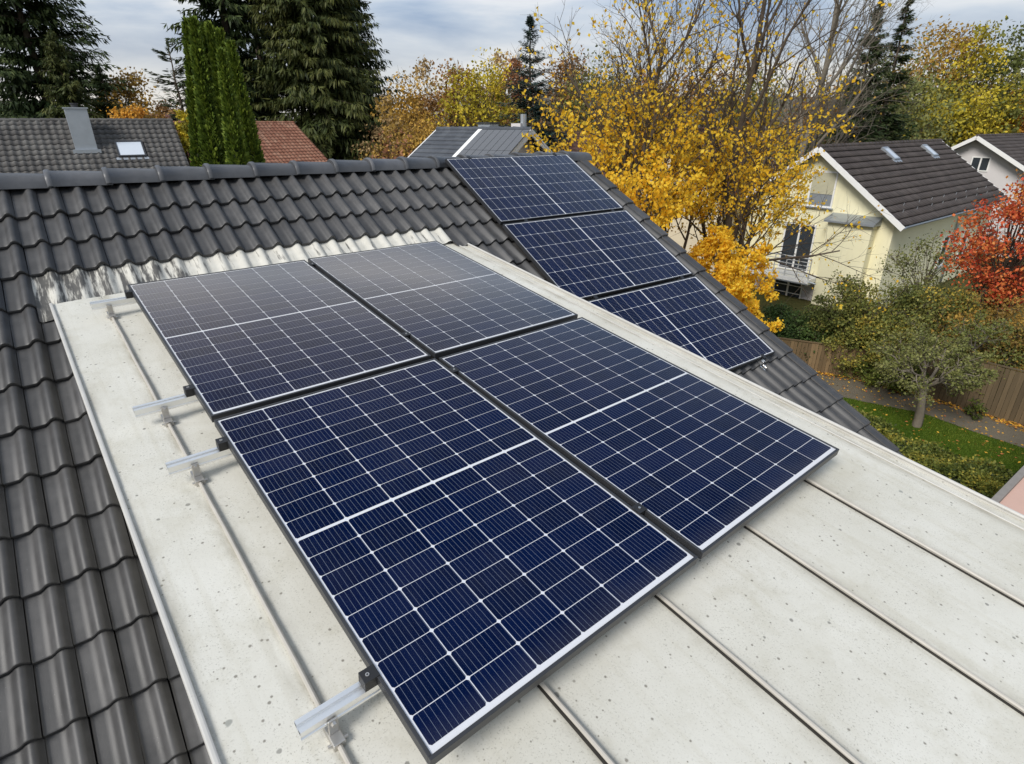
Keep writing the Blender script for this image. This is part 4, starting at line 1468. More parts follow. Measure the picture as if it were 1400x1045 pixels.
# ---- conifers
def spruce(base, H, rad, seed, leaf, label, name='spruce_tree', whorl=0.42, per=9, low=0.04, droop=0.5, dens=1.0, size=0.34, hang=0.5, power=0.85, group=None, gap=0.0):
    rng = np.random.default_rng(seed)
    tr = np.array([(rng.normal(0, 0.03), rng.normal(0, 0.03), z) for z in np.linspace(0, H, 12)]); tr[0, :2] = 0
    paths = [(tr, np.linspace(max(0.12, H * 0.016), 0.02, 12))]
    nb = int((H * (1 - low)) / whorl * per)
    z = H * (low + (1 - low) * rng.uniform(0, 1, nb) ** 1.05)
    z = np.sort(z)
    t = z / H
    ln = rad * (1 - (t - low) / (1 - low)) ** power * rng.uniform(0.62, 1.12, nb) + 0.12
    if gap:
        keep = rng.uniform(0, 1, nb) > gap; z, ln, t = z[keep], ln[keep], t[keep]; nb = len(z)
    az = rng.uniform(0, 2 * np.pi, nb)
    rise = 0.45 * t - 0.12 + rng.normal(0, 0.1, nb)
    parts = []
    out = np.stack([np.cos(az), np.sin(az), np.zeros(nb)], 1); side = np.stack([-np.sin(az), np.cos(az), np.zeros(nb)], 1)
    K = max(4, int(16 * dens))
    for k in range(K):
        s = (k + rng.uniform(0, 1, nb)) / K
        s = 0.10 + 0.90 * s
        P = out * (ln * s)[:, None]
        P[:, 2] = z + ln * s * rise - droop * ln * 0.35 * s ** 2 + 0.10 * ln * np.maximum(0, s - 0.7)
        m = 5
        for j in range(m):
            sg = rng.choice([-1, 1], nb)[:, None]
            D = out * rng.uniform(0.2, 0.9, nb)[:, None] + side * sg * rng.uniform(0.1, 0.9, nb)[:, None]
            D[:, 2] += -hang * rng.uniform(0.0, 1.6, nb) + 0.1
            l = size * rng.uniform(0.55, 1.3, nb) * (0.55 + 0.55 * (1 - s)) * np.clip(ln / rad * 1.6 + 0.35, 0.4, 1.15)
            off = side * (sg[:, 0] * rng.uniform(0, 0.22, nb) * ln * (1 - s * 0.6) * 0.6)[:, None]
            off[:, 2] += rng.normal(0, 0.05, nb)
            Nn = rnd_dir(rng, nb) * 0.7 + np.array([0, 0, 1.0])
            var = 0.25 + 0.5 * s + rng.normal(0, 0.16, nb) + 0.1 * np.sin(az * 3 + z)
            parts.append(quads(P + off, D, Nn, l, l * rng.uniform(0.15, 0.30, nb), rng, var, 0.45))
    for i in rng.choice(nb, min(nb, 90), False):
        s = np.linspace(0, 0.92, 4)
        pp = out[i][None, :] * (ln[i] * s)[:, None]
        pp[:, 2] = z[i] + ln[i] * s * rise[i] - droop * ln[i] * 0.35 * s ** 2
        paths.append((pp, np.linspace(0.035, 0.008, 4)))
    # leader
    n = 60
    P = np.stack([rng.normal(0, 0.05, n), rng.normal(0, 0.05, n), H * (1 - 0.06 * rng.uniform(0, 1, n))], 1)
    D = rnd_dir(rng, n) * 0.5; D[:, 2] += 0.9
    parts.append(quads(P, D, rnd_dir(rng, n), rng.uniform(0.12, 0.3, n), rng.uniform(0.05, 0.1, n), rng, rng.uniform(0.3, 0.8, n)))
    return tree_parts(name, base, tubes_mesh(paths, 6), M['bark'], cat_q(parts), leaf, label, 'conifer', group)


def foot(px, py, Y, z=0.0):
    p = at(px, py, Y=Y)
    return Vector((p.x, p.y, z)), p.z - z


CON = 'tall conifers behind the roofs'
b, h = foot(40, 60, 40)
spruce(b, 23.0, 7.6, 11, L['spruce'], 'big dark spruce filling the upper left corner behind the grey roof', whorl=0.5, per=13, droop=0.5, size=0.62, hang=0.7, gap=0.05, dens=1.3, group=CON)
b, h = foot(68, 45, 36.0)
spruce(b, h, 3.2, 12, L['spruce_olive'], 'slim olive spruce in front of the big left spruce', whorl=0.45, per=9, size=0.46, hang=1.0, power=0.75, group=CON)
b, h = foot(134, 92, 38)
spruce(b, h, 3.6, 13, L['spruce'], 'short dark spruce left of the yellow-orange tree', whorl=0.45, per=9, size=0.48, hang=0.5, group=CON)
b, h = foot(312, 60, 52)
spruce(b, 31.0, 5.4, 14, L['spruce'], 'loose see-through spruce right behind the thuja columns', whorl=0.7, per=9, size=0.85, hang=0.9, gap=0.12, power=0.5, group=CON)
b, h = foot(352, 60, 58)
spruce(b, 29.0, 5.2, 24, L['spruce'], 'thin dark spruce between the thujas and the broad spruce', whorl=0.9, per=8, size=0.85, hang=0.9, gap=0.15, power=0.5, group=CON)
b, h = foot(428, 60, 52)
spruce(b, 26.0, 8.0, 15, L['spruce_olive'], 'broad olive spruce with hanging branches behind the red roof', whorl=0.55, per=13, size=0.75, hang=1.5, power=0.78, dens=1.3, group=CON)
b, h = foot(476, 60, 55)
spruce(b, 21.0, 6.8, 16, L['spruce'], 'dark spruce at the right flank of the broad spruce', whorl=0.6, per=12, size=0.75, hang=0.9, power=0.85, group=CON)
b, h = foot(527, 132, 54)
spruce(b, h, 3.6, 17, L['spruce_blue'], 'small narrow dark fir at the foot of the broad spruces', whorl=0.5, per=10, size=0.55, group=CON)
b, h = foot(725, 24, 36)
spruce(b, h, 5.0, 18, L['spruce_blue'], 'single blue-green spruce with pointed top in the middle background', whorl=0.40, per=11, size=0.36, hang=0.3, droop=0.3, power=0.95, group=CON)
b, h = foot(1204, 2, 40)
spruce(b, h, 3.4, 19, L['spruce'], 'dark spruce behind the bare twigs, left of a pair', whorl=0.45, per=10, size=0.42, hang=0.5, group=CON)
b, h = foot(1246, -8, 42)
spruce(b, h, 3.0, 20, L['spruce'], 'dark spruce with layered top, right of a pair', whorl=0.45, per=9, size=0.42, hang=0.3, gap=0.1, group=CON)
b, h = foot(228, 56, 40)
spruce(b, h, 3.4, 21, L['pine'], 'thin grey-green pine with open branches above the grey roof', name='pine_tree', whorl=0.75, per=5, low=0.28, size=0.5, hang=0.1, droop=-0.1, gap=0.15, power=0.6, dens=0.8, group=CON)


# ---- thuja columns
def thuja(base, H, rad, seed, label, lean=(0, 0)):
    rng = np.random.default_rng(seed)
    n = int(4600 * H * rad)
    t = rng.uniform(0, 1, n) ** 0.85
    prof = lambda t: np.minimum(1, (t + 0.02) / 0.10) ** 0.4 * np.minimum(1, (1 - t) / 0.85 + 0.02) ** 0.9
    az = rng.uniform(0, 2 * np.pi, n)
    lob = 1 + 0.13 * np.sin(az * 3 + t * 9 + seed) + 0.08 * np.sin(az * 5 - t * 17)
    r = rad * prof(t) * lob * rng.uniform(0.74, 1.22, n)
    P = np.stack([r * np.cos(az) + lean[0] * t * H, r * np.sin(az) + lean[1] * t * H, t * H * 0.985], 1)
    D = np.stack([np.cos(az) * 0.6, np.sin(az) * 0.6, np.full(n, 0.85)], 1) + rng.normal(0, 0.3, (n, 3))
    tang = np.stack([-np.sin(az), np.cos(az), np.zeros(n)], 1)
    Nn = tang * rng.normal(0, 1, n)[:, None] + np.stack([np.cos(az), np.sin(az), np.zeros(n)], 1) * rng.normal(0.6, 0.6, n)[:, None]
    l = rng.uniform(0.05, 0.13, n)
    var = 0.45 + 0.32 * np.sin(az * 6 + t * 31) * np.cos(t * 23 + az * 2) + rng.normal(0, 0.18, n)
    crown = quads(P, D, Nn, l, l * rng.uniform(0.35, 0.6, n), rng, var, 0.55)
    e = tree_parts('thuja_column', base, tubes_mesh([(np.array([(lean[0] * s * H, lean[1] * s * H, s * H * 0.8) for s in (0, 0.5, 1)]), [0.09, 0.06, 0.02])], 6), M['bark'], crown, L['thuja'], label, 'conifer', 'clump of thuja columns')
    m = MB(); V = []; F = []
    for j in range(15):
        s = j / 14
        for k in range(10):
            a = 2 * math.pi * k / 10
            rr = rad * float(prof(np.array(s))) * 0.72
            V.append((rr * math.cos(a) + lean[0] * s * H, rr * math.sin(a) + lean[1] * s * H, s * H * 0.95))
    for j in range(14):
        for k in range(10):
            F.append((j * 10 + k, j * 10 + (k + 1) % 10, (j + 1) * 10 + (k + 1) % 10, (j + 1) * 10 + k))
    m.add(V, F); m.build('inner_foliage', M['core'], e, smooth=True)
    return e


for (px, py, xb, Y, rad, sd_, lab) in ((253, 18, 270, 13.3, 0.27, 31, 'leftmost thuja column with a narrow pointed top'),
                                       (262, 16, 290, 12.7, 0.46, 32, 'tall bright thuja column second from the left'),
                                       (276, 26, 303, 13.7, 0.32, 33, 'thuja column set back in the middle of the clump'),
                                       (284, 24, 316, 13.6, 0.33, 34, 'tallest middle thuja column of the clump'),
                                       (298, 32, 326, 13.0, 0.32, 35, 'thuja column right of the middle of the clump'),
                                       (301, 60, 322, 12.3, 0.44, 36, 'front thuja column with a rounded lower top'),
                                       (313, 48, 345, 12.9, 0.34, 37, 'rightmost slanting thuja column of the clump')):
    tp = at(px, py, Y=Y); bt = at(xb, 205, Y=Y)
    k = (tp.x - bt.x) / (tp.z - bt.z)
    thuja(Vector((bt.x - k * bt.z, Y, 0)), tp.z, rad, sd_, lab, (k, 0))


# ---- broadleaved trees of the background, cluster crowns on real limbs
def broadleaf(base, H, rad, seed, leaf, label, nclu=60, per=90, lsize=0.28, low=0.25, clus=0.85, name='autumn_tree', bark='bark', group='autumn trees in the background', shape=1.0, cat='tree', sparse_top=0.0, bare=0.0, flat=1.0):
    rng = np.random.default_rng(seed)
    zc = H * (low + 1) / 2; hz = H * (1 - low) / 2
    paths = []
    tr, tr_r, _ = limb(rng, np.zeros(3), np.array([0, 0, 1.0]), H * 0.8, max(0.06, H * 0.017), 0.03, 7, 0.05)
    paths.append((tr, tr_r))
    parts = []
    for c in range(nclu):
        v = rng.normal(size=3); v /= np.linalg.norm(v)
        r = rng.uniform(0.35, 1.0) ** 0.6
        k = 1.0 - shape * 0.35 * max(0, v[2])
        C = np.array([v[0] * rad * r * k, v[1] * rad * r * k, zc + v[2] * hz * r])
        t = np.clip((C[2] / (H * 0.8)) * rng.uniform(0.35, 0.75), 0.1, 0.95)
        i = t * (len(tr) - 1); a = int(i); f = i - a
        q = tr[a] * (1 - f) + tr[min(a + 1, len(tr) - 1)] * f
        s = np.linspace(0, 1, 4)[:, None]
        mid = (q + C) / 2 + np.array([0, 0, 0.12 * np.linalg.norm(C - q)]) + rng.normal(0, 0.08, 3)
        bz = (1 - s) ** 2 * q + 2 * s * (1 - s) * mid + s ** 2 * C
        paths.append((bz, np.linspace(max(0.02, H * 0.004), 0.008, 4)))
        sg = clus * rng.uniform(0.6, 1.25) * rad / 3.0
        for _ in range(4):
            d2 = rnd_dir(rng, 1)[0] + np.array([0, 0, 0.4]); p2 = C + d2 * sg * rng.uniform(0.8, 1.7)
            paths.append((np.array([C, (C + p2) / 2 + rng.normal(0, 0.05, 3), p2]), [0.012, 0.008, 0.004]))
        n = int(per * rng.uniform(0.5, 1.4))
        if rng.uniform() < bare or (sparse_top and C[2] > H * (1 - 0.35) and rng.uniform() < sparse_top):
            n = int(n * 0.12)
        if n < 1:
            continue
        P = C + np.clip(rng.normal(0, 1, (n, 3)), -1.7, 1.7) * np.array([sg, sg, sg * 0.75 * flat])
        D = rnd_dir(rng, n); D[:, 2] -= 0.25
        l = lsize * rng.uniform(0.6, 1.35, n)
        var = np.clip(0.5 + rng.normal(0, 0.24) + 0.06 * v[2], 0.05, 0.95) + rng.normal(0, 0.13, n)
        parts.append(quads(P, D, rnd_dir(rng, n), l, l * rng.uniform(0.5, 0.85, n), rng, var, 0.5))
    return tree_parts(name, base, tubes_mesh(paths, 3), M[bark], cat_q(parts), leaf, label, cat, group)


BG = [  # px, top py, distance, crown radius, leaf, seed, low, bare, label
    (162, 88, 42, 2.4, 'gold', 41, 0.2, 0.1, 'amber tree behind the grey roof between spruce and pine'),
    (170, 138, 36, 1.9, 'orange', 42, 0.2, 0.0, 'low bright orange tree just above the grey roof'),
    (190, 148, 58, 3.4, 'brown', 43, 0.2, 0.1, 'far brown tree left of the thin pine'),
    (232, 142, 70, 4.6, 'brown', 44, 0.1, 0.0, 'far dull brown tree behind the thin pine'),
    (248, 150, 34, 1.0, 'yellowgreen', 45, 0.3, 0.0, 'small yellow tree just left of the thujas'),
    (8, 160, 55, 3.0, 'yellowgreen', 46, 0.1, 0.0, 'far yellow-green tree at the left border'),
    (512, 118, 60, 3.6, 'tan', 47, 0.1, 0.5, 'far bare tan tree right of the broad spruces'),
    (560, 106, 44, 3.2, 'gold', 48, 0.15, 0.1, 'tall olive gold tree in the left of the far row'),
    (538, 128, 50, 3.0, 'tan', 49, 0.1, 0.3, 'thin tan tree beside the small dark fir'),
    (588, 84, 50, 2.8, 'tan', 50, 0.2, 0.55, 'half bare pale tree with thin upright twigs in the far row'),
    (584, 146, 38, 2.6, 'gold', 51, 0.15, 0.0, 'low amber tree left above the blue-grey roof'),
    (622, 80, 42, 3.0, 'brown', 52, 0.15, 0.05, 'russet topped tree left of the yellow-green tree'),
    (655, 72, 39, 3.0, 'yellowgreen', 53, 0.15, 0.0, 'bright yellow-green tree in the middle of the far row'),
    (690, 66, 52, 2.6, 'tan', 54, 0.2, 0.35, 'pale tan tree with open crown left of the blue-green spruce'),
    (702, 72, 46, 2.0, 'rust', 55, 0.15, 0.2, 'slim rust tree touching the blue-green spruce'),
    (640, 128, 46, 3.0, 'olive', 56, 0.1, 0.0, 'dark olive tree low in the middle of the far row'),
    (690, 135, 44, 3.0, 'brown', 57, 0.1, 0.1, 'brown low tree between yellow-green tree and spruce'),
    (775, 80, 44, 3.6, 'brown', 58, 0.1, 0.0, 'brown-green tree right of the blue-green spruce'),
    (815, 70, 42, 3.8, 'olive', 59, 0.1, 0.0, 'olive brown tree behind the left part of the yellow tree'),
    (880, 95, 44, 4.0, 'rust', 60, 0.1, 0.1, 'rust tree behind the stems of the yellow tree'),
    (960, 80, 46, 4.4, 'brown', 61, 0.1, 0.2, 'brown tree behind the right yellow tree'),
    (1040, 90, 44, 4.2, 'olive', 62, 0.1, 0.15, 'olive tree behind the bare twigs above the yellow house'),
    (1120, 110, 46, 4.4, 'brown', 63, 0.1, 0.2, 'brown tree left behind the yellow house roof'),
    (1190, 130, 50, 4.1, 'darkgreen', 64, 0.1, 0.0, 'dark green tree behind the ridge of the yellow house'),
    (1238, 62, 50, 5.2, 'greygreen', 65, 0.1, 0.0, 'broad grey-green tree behind the yellow house roof'),
    (1300, 26, 60, 4.9, 'gold', 66, 0.2, 0.05, 'tall amber tree behind the two brown roofs'),
    (1345, 40, 56, 4.5, 'yellowgreen', 67, 0.15, 0.0, 'tall yellow-green tree in the upper right'),
    (1388, 34, 60, 4.8, 'olive', 68, 0.15, 0.0, 'tall olive tree at the upper right border'),
    (1302, 125, 54, 4.2, 'yellowgreen', 69, 0.15, 0.0, 'low yellowish tree between the two brown roofs'),
    (1280, 98, 56, 4.1, 'olive', 70, 0.1, 0.0, 'olive tree right of the grey-green tree'),
    (1392, 132, 56, 3.4, 'orange', 71, 0.1, 0.0, 'orange-brown tree above the pale grey house'),
    (1420, 70, 56, 4.2, 'olive', 72, 0.1, 0.0, 'olive tree cut by the right border'),
]
for (px, py, Y, rad, lf, sd_, low, bare, lab) in BG:
    b, h = foot(px, py, Y)
    k = Y / 42.0
    broadleaf(b, h, rad, sd_, L[lf], lab, nclu=90, per=92, lsize=0.20 * k, low=low, bare=bare, clus=0.46)
b, h = foot(545, 192, 27)
broadleaf(b, h, 1.5, 73, L['rust'], 'small dull red shrub left of the blue-grey roof', nclu=30, per=60, lsize=0.16, low=0.4, group=None, name='shrub', cat='shrub')

# ---- a far belt of woodland that reads as one mass
rng = np.random.default_rng(99)
parts = []
n = 26000
a = rng.uniform(R(-50), R(55), n); d = rng.uniform(75, 115, n)
hh = 5.5 + 2.2 * np.sin(a * 21) + 1.6 * np.sin(a * 53 + 1) + 0.9 * np.sin(a * 117)
P = np.stack([np.sin(a) * d, np.cos(a) * d, rng.uniform(0, 1, n) ** 0.7 * hh], 1)
D = rnd_dir(rng, n)
parts.append(quads(P, D, rnd_dir(rng, n), rng.uniform(0.5, 1.0, n), rng.uniform(0.35, 0.7, n), rng, 0.5 + 0.3 * np.sin(a * 37) + rng.normal(0, 0.15, n)))
V, F, va = cat_q(parts)
L['belt'] = leaf_mat('far_wood', [(0.05, 0.06, 0.03), (0.13, 0.095, 0.045), (0.20, 0.15, 0.06)], 0.2)
tag(obj('far_woodland', fast_mesh('far_woodland', V, F, False, va), L['belt']), 'far belt of autumn woodland on the horizon', 'woodland', None, 'stuff')


# ---- the big yellow trees: real branching, leaves thick below and few above
def yellow_tree(base, d0, H, r, seed, leaf, label, nch, dens, zlo, zhi, lsize=0.11, lv=4, ang=(0.6, 0.7, 0.75, 0.8), start=0.25, lift=0.05, ratio=(0.62, 0.62, 0.6, 0.55), stems=1, bark='bark', low=None, name='yellow_tree', group='yellow trees beside the roof', cut=1.0):
    rng = np.random.default_rng(seed)
    paths, tw, thin = [], [], set()
    for sidx in range(stems):
        dv = np.array(d0, float) + (rng.normal(0, 0.16, 3) if sidx else 0)
        grow(rng, np.zeros(3), dv, H * (1 if sidx == 0 else rng.uniform(0.75, 0.95)), r * (1 if sidx == 0 else 0.75), 0, lv, paths, tw, nch, ang, ratio, lift, 0.11, start)
    for (p0, dd, ln, rr) in (low or []):
        n_tw = len(tw)
        grow(rng, np.array(p0, float), np.array(dd, float), ln, rr, 1, lv, paths, tw, nch, ang, ratio, 0.0, 0.12, 0.2)
        thin.update(range(n_tw, len(tw)))
    parts = []
    Ps = []
    for ti, (pts, lev) in enumerate(tw):
        z = pts[:, 2].mean() + base[2]
        k = float(np.clip((zhi - z) / (zhi - zlo), 0.0, 1.0)) ** 1.3
        n = rng.poisson(dens * (0.05 + 0.95 * k) * (1 if lev == lv else 0.5) * (0.10 if ti in thin else 1))
        if n == 0:
            continue
        s = rng.uniform(0.1, 1, n) * (len(pts) - 1); a = s.astype(int).clip(0, len(pts) - 2); f = (s - a)[:, None]
        Ps.append(pts[a] * (1 - f) + pts[a + 1] * f + rng.normal(0, 0.05, (n, 3)))
    P = np.concatenate(Ps); n = len(P)
    D = rnd_dir(rng, n) * 0.8; D[:, 2] -= 0.7
    l = lsize * rng.uniform(0.65, 1.3, n)
    crown = quads(P, D, rnd_dir(rng, n), l, l * rng.uniform(0.6, 0.9, n), rng, 0.66 + rng.normal(0, 0.22, n), 0.5)
    print(label, 'limbs', len(paths), 'leaves', n)
    big = [(p, q) for p, q, lv_ in paths if lv_ <= 1]; small = [(p, q) for p, q, lv_ in paths if lv_ > 1]
    e = empty(name, base, 0, label, 'tree', group)
    obj('trunk', tubes_mesh(big, 8), M[bark], e)
    obj('branches', tubes_mesh(small, 3, 'branches'), M[bark], e)
    V, F, va = crown
    obj('crown', fast_mesh('crown', V, F, False, va), leaf, e)
    return e


RT = (0.40, 0.58, 0.6, 0.55)
bA = at(864, 300, Y=17.0)
yellow_tree(Vector((bA.x, bA.y, 0)), (-0.05, 0.0, 1), 10.2, 0.15, 81, L['yellow'], 'tall yellow-leaved tree with bare top right behind the roof corner', (10, 7, 5, 4), 16, 5.4, 9.2, stems=2, start=0.30, ratio=RT, lsize=0.10)
bB = at(988, 330, Y=18.5)
yellow_tree(Vector((bB.x, bB.y, 0)), (0.02, 0.05, 1), 11.2, 0.16, 82, L['yellow'], 'yellow-leaved tree with a long branch reaching in front of the yellow house', (11, 7, 5, 4), 8, 5.2, 9.6, stems=3, start=0.25, ratio=(0.40, 0.58, 0.6, 0.55), lsize=0.10,
            low=[((0.0, 0.0, 3.6), (0.9, -0.25, 0.55), 3.6, 0.055)])
bC = at(838, 330, Y=16.2)
yellow_tree(Vector((bC.x, bC.y, 0)), (-0.1, -0.1, 1), 5.0, 0.12, 83, L['yellow'], 'low dense yellow tree right along the dark verge', (8, 6, 5, 4), 30, 5.2, 8.4, stems=3, start=0.15, ang=(0.9, 0.8, 0.8, 0.8), lsize=0.088, ratio=(0.42, 0.6, 0.6, 0.55))
bE = at(965, 380, Y=17.0)
yellow_tree(Vector((bE.x, bE.y, 0)), (0.0, -0.05, 1), 4.0, 0.10, 84, L['yellow'], 'lowest yellow crown hanging over the corner of the verge', (8, 6, 5, 4), 26, 4.2, 7.2, stems=3, start=0.15, ang=(0.9, 0.8, 0.8, 0.8), lsize=0.088, ratio=(0.5, 0.6, 0.6, 0.55))
bD = at(1070, 200, Y=33.0)
yellow_tree(Vector((bD.x, bD.y, 0)), (0.10, 0.0, 1), 14.0, 0.22, 85, L['gold'], 'bare grey-brown tree leaning right behind the yellow house', (10, 6, 5, 4), 0.6, 3.0, 9.0, stems=2, start=0.2, name='bare_tree', group=None, bark='bark_light', lsize=0.14, ratio=RT)

# ---- red tree, shrubs and garden
b, h = foot(1430, 246, 18.0)
broadleaf(b, h, 1.8, 91, L['red'], 'red-leaved tree at the right border in front of the yellow house', nclu=120, per=95, lsize=0.10, low=0.42, clus=0.42, group=None, name='red_tree', shape=0.6)
SH = 'garden shrubs along the fence'


def shrub(px, py, Y, rad, seed, leaf, label, n=46, per=150, ls=0.085, low=0.02, clus=0.5):
    b, h = foot(px, py, Y)
    return broadleaf(b, h, rad, seed, L[leaf], label, nclu=n, per=per, lsize=ls, low=low, clus=clus, group=SH, name='shrub', cat='shrub')


shrub(1065, 418, 21.5, 1.0, 101, 'darkgreen', 'dark evergreen shrub at the foot of the yellow tree', n=40)
shrub(1108, 430, 20.2, 1.35, 102, 'darkgreen', 'rounded dark green laurel above the low brown fence', n=60)
shrub(1140, 452, 19.4, 0.9, 103, 'green', 'green shrub at the fence corner right of the laurel')
shrub(1168, 378, 19.6, 1.2, 104, 'olive', 'tall olive shrub left of the garden tree with pointed shoots', n=60)
shrub(1212, 388, 18.6, 1.5, 105, 'oliveyellow', 'olive shrub with yellow leaves behind the garden tree', n=70)
shrub(1190, 440, 18.2, 1.1, 106, 'oliveyellow', 'low shrub with yellowing leaves at the path edge')
shrub(1274, 318, 21.5, 1.3, 107, 'greygreen', 'sparse grey-green tall shrub before the side wall of the yellow house', n=46, per=70, low=0.2)
shrub(1255, 395, 18.6, 1.4, 108, 'olive', 'dense olive shrub just behind the garden tree crown', n=60)
shrub(1310, 388, 18.2, 1.6, 109, 'oliveyellow', 'big olive and yellow shrub left below the red tree', n=70)
shrub(1365, 400, 17.2, 1.7, 110, 'gold', 'golden brown shrub under the red tree', n=70)
shrub(1400, 450, 16.4, 1.5, 111, 'olive', 'olive shrub at the right border above the fence', n=60)
shrub(1230, 470, 17.4, 1.0, 112, 'green', 'low dark green shrub behind the garden tree trunk')
shrub(1340, 440, 16.9, 1.2, 113, 'oliveyellow', 'mottled shrub above the dark board fence')
shrub(1340, 545, 15.2, 0.32, 114, 'green', 'tiny green plant at the foot of the dark fence', n=14, per=50, ls=0.06)

# the small garden tree
bt = at(1253, 583, z=0)
rng = np.random.default_rng(120)
paths, tw = [], []
trunk, rr_, dd = limb(rng, np.zeros(3), np.array([0.06, 0, 1.0]), 1.25, 0.13, 0.10, 5, 0.05)
paths.append((trunk, rr_, 0))
for k in range(6):
    a = k * 1.05 + 0.3
    grow(rng, trunk[-1] - np.array([0, 0, 0.1 * (k % 3)]), np.array([math.cos(a) * 0.75, math.sin(a) * 0.75, 0.85]), 1.25, 0.055, 1, 4, paths, tw, (5, 6, 5, 5), (0.7, 0.75, 0.8, 0.8), (0.62, 0.62, 0.6, 0.55), -0.02, 0.14, 0.25)
Ps = []
for pts, lev in tw:
    n = rng.poisson(8)
    if n:
        s = rng.uniform(0, 1, n) * (len(pts) - 1); a = s.astype(int).clip(0, len(pts) - 2); f = (s - a)[:, None]
        Ps.append(pts[a] * (1 - f) + pts[a + 1] * f + rng.normal(0, 0.04, (n, 3)))
P = np.concatenate(Ps); n = len(P)
l = 0.075 * rng.uniform(0.6, 1.3, n)
D = rnd_dir(rng, n)
e = empty('garden_tree', bt, 0, 'small round-crowned garden tree standing on the lawn', 'tree')
obj('trunk', tubes_mesh([(p, q) for p, q, _ in paths], 6), M['bark_light'], e)
V, F, va = quads(P, D, rnd_dir(rng, n), l, l * 0.65, rng, 0.5 + rng.normal(0, 0.2, n))
obj('crown', fast_mesh('crown', V, F, False, va), L['greygreen'], e)
print('garden tree leaves', n)
# slender leaning trunk by the fence
b2 = at(1318, 553, z=0); t2 = at(1332, 478, Y=b2.y - 0.3)
b2v = Vector((b2.x, b2.y, 0))
rng = np.random.default_rng(121)
paths, tw = [], []
tp = np.array(t2 - b2v)
paths.append((np.array([np.zeros(3), tp * 0.5 + np.array([0.03, 0, 0]), tp]), np.array([0.07, 0.06, 0.05]), 0))
for k in range(5):
    a = k * 1.3
    grow(rng, tp, np.array([math.cos(a) * 0.7, math.sin(a) * 0.7, 0.8]), 0.85, 0.03, 2, 4, paths, tw, (5, 5, 5, 5), (0.7, 0.75, 0.8, 0.8), (0.62, 0.62, 0.6, 0.55), 0.0, 0.14, 0.25)
Ps = []
for pts, lev in tw:
    n = rng.poisson(9)
    if n:
        s = rng.uniform(0, 1, n) * (len(pts) - 1); a = s.astype(int).clip(0, len(pts) - 2); f = (s - a)[:, None]
        Ps.append(pts[a] * (1 - f) + pts[a + 1] * f + rng.normal(0, 0.05, (n, 3)))
P = np.concatenate(Ps); n = len(P); l = 0.08 * rng.uniform(0.6, 1.3, n)
e = empty('garden_tree', b2v, 0, 'slender tree with leaning pale trunk against the board fence', 'tree')
obj('trunk', tubes_mesh([(p, q) for p, q, _ in paths], 6), M['bark_light'], e)
V, F, va = quads(P, rnd_dir(rng, n), rnd_dir(rng, n), l, l * 0.65, rng, 0.5 + rng.normal(0, 0.2, n))
obj('crown', fast_mesh('crown', V, F, False, va), L['olive'], e)

# clipped hedge between lawn and house
A = Vector((8.45, 13.9, 0)); B = Vector((10.75, 9.75, 0)); d = (B - A).normalized(); s_ = Vector((d.y, -d.x, 0))
Lh = (B - A).length
rng = np.random.default_rng(130)
n = 26000
u = rng.uniform(0, Lh, n)
which = rng.uniform(0, 1, n)
top = which < 0.5
hh = 0.92 + 0.10 * np.sin(u * 2.1) + 0.06 * np.sin(u * 5.3 + 1)
ww = 0.52 + 0.07 * np.sin(u * 3.3)
x = np.where(top, rng.uniform(-1, 1, n) * ww, np.sign(rng.uniform(-1, 1, n)) * ww + rng.normal(0, 0.05, n))
z = np.where(top, hh + rng.normal(0, 0.06, n), rng.uniform(0.02, 1, n) * hh)
P = np.stack([d.x * u + s_.x * x, d.y * u + s_.y * x, z], 1)
D = rnd_dir(rng, n) + np.array([0, 0, 0.5])
l = rng.uniform(0.05, 0.095, n)
var = 0.42 + 0.2 * np.sin(u * 4.7 + x * 5) + rng.normal(0, 0.2, n)
V, F, va = quads(P, D, rnd_dir(rng, n), l, l * 0.6, rng, var)
e = empty('hedge', A, 0, 'clipped yellow-green hedge between the lawn and the roof edge', 'hedge')
obj('foliage', fast_mesh('foliage', V, F, False, va), L['hedge'], e)
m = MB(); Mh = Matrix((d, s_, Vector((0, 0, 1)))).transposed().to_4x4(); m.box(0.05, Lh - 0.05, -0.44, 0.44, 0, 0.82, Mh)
m.build('inner_foliage', M['core'], e)

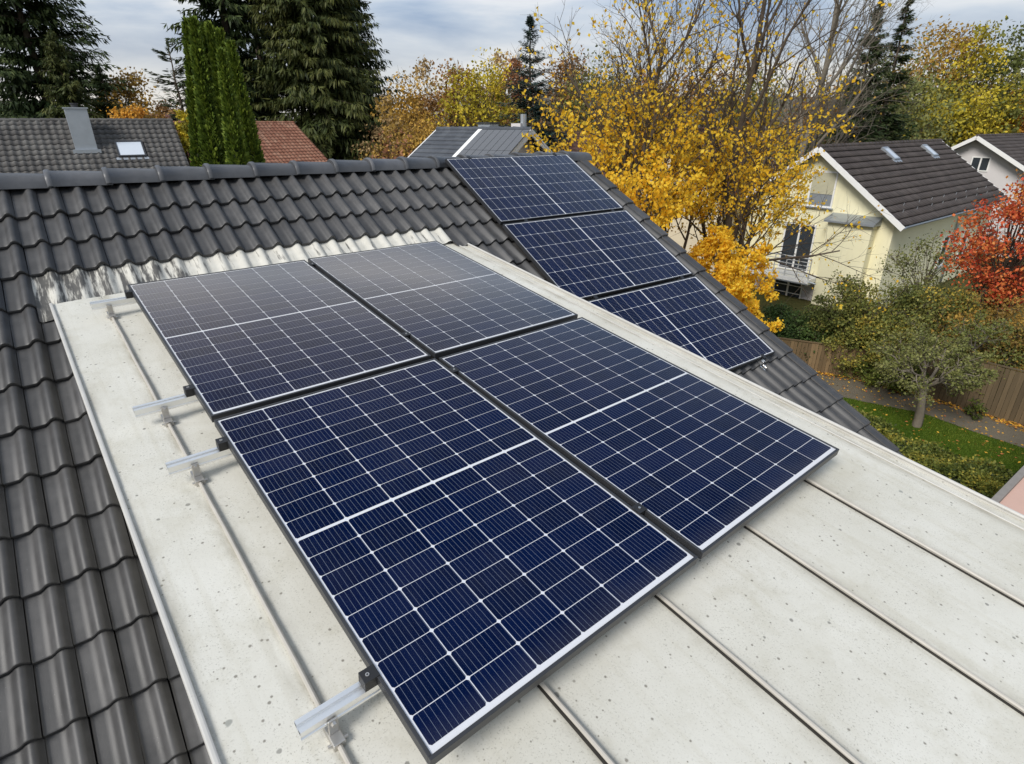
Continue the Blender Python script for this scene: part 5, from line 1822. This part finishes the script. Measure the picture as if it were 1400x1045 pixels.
# lawn blades and fallen leaves
def inpoly(px, py, poly):
    c = np.zeros(len(px), bool); j = len(poly) - 1
    for i in range(len(poly)):
        xi, yi = poly[i]; xj, yj = poly[j]
        c ^= ((yi > py) != (yj > py)) & (px < (xj - xi) * (py - yi) / (yj - yi + 1e-12) + xi)
        j = i
    return c


rng = np.random.default_rng(140)
lawn_poly = lawn_edge + [(16.0, 8.0), (11.5, 9.0), (8.5, 14.0)]
n = 60000
X = rng.uniform(8.5, 16, n); Yy = rng.uniform(8.5, 18, n)
ok = inpoly(X, Yy, lawn_poly); X, Yy = X[ok], Yy[ok]; n = len(X)
P = np.stack([X, Yy, np.full(n, 0.002)], 1)
D = rng.normal(0, 0.5, (n, 3)); D[:, 2] = 1
V, F, va = quads(P, D, rnd_dir(rng, n), rng.uniform(0.03, 0.075, n), rng.uniform(0.010, 0.022, n), rng, 0.5 + 0.25 * np.sin(X * 2 + Yy) + rng.normal(0, 0.2, n))
tag(obj('grass', fast_mesh('grass', V, F, False, va), L['grass']), 'short grass blades of the lawn', 'grass', None, 'stuff')
Ps = []
n = 2600
X = rng.uniform(9, 17, n); Yy = rng.uniform(9, 19, n)
near = inpoly(X, Yy, lawn_edge + path_far); lw = inpoly(X, Yy, lawn_poly)
keep = near | (lw & (rng.uniform(0, 1, n) < 0.35))
Ps.append(np.stack([X[keep], Yy[keep], np.full(keep.sum(), 0.02)], 1))
# drifts along the fence foot
pf = np.array(path_far[1:7])
for _ in range(2600):
    i = rng.integers(0, len(pf) - 1); f = rng.uniform()
    q = pf[i] * (1 - f) + pf[i + 1] * f + rng.normal(0, 0.16, 2)
    Ps.append(np.array([[q[0], q[1], 0.02 + rng.uniform(0, 0.05)]]))
P = np.concatenate(Ps); n = len(P)
D = rnd_dir(rng, n); D[:, 2] *= 0.25
l = rng.uniform(0.05, 0.10, n)
V, F, va = quads(P, D, np.array([0, 0, 1.0]) + rng.normal(0, 0.25, (n, 3)), l, l * 0.75, rng, rng.uniform(0, 1, n))
tag(obj('fallen_leaves', fast_mesh('fallen_leaves', V, F, False, va), L['fallen']), 'yellow and brown fallen leaves on path and lawn', 'leaves', None, 'stuff')
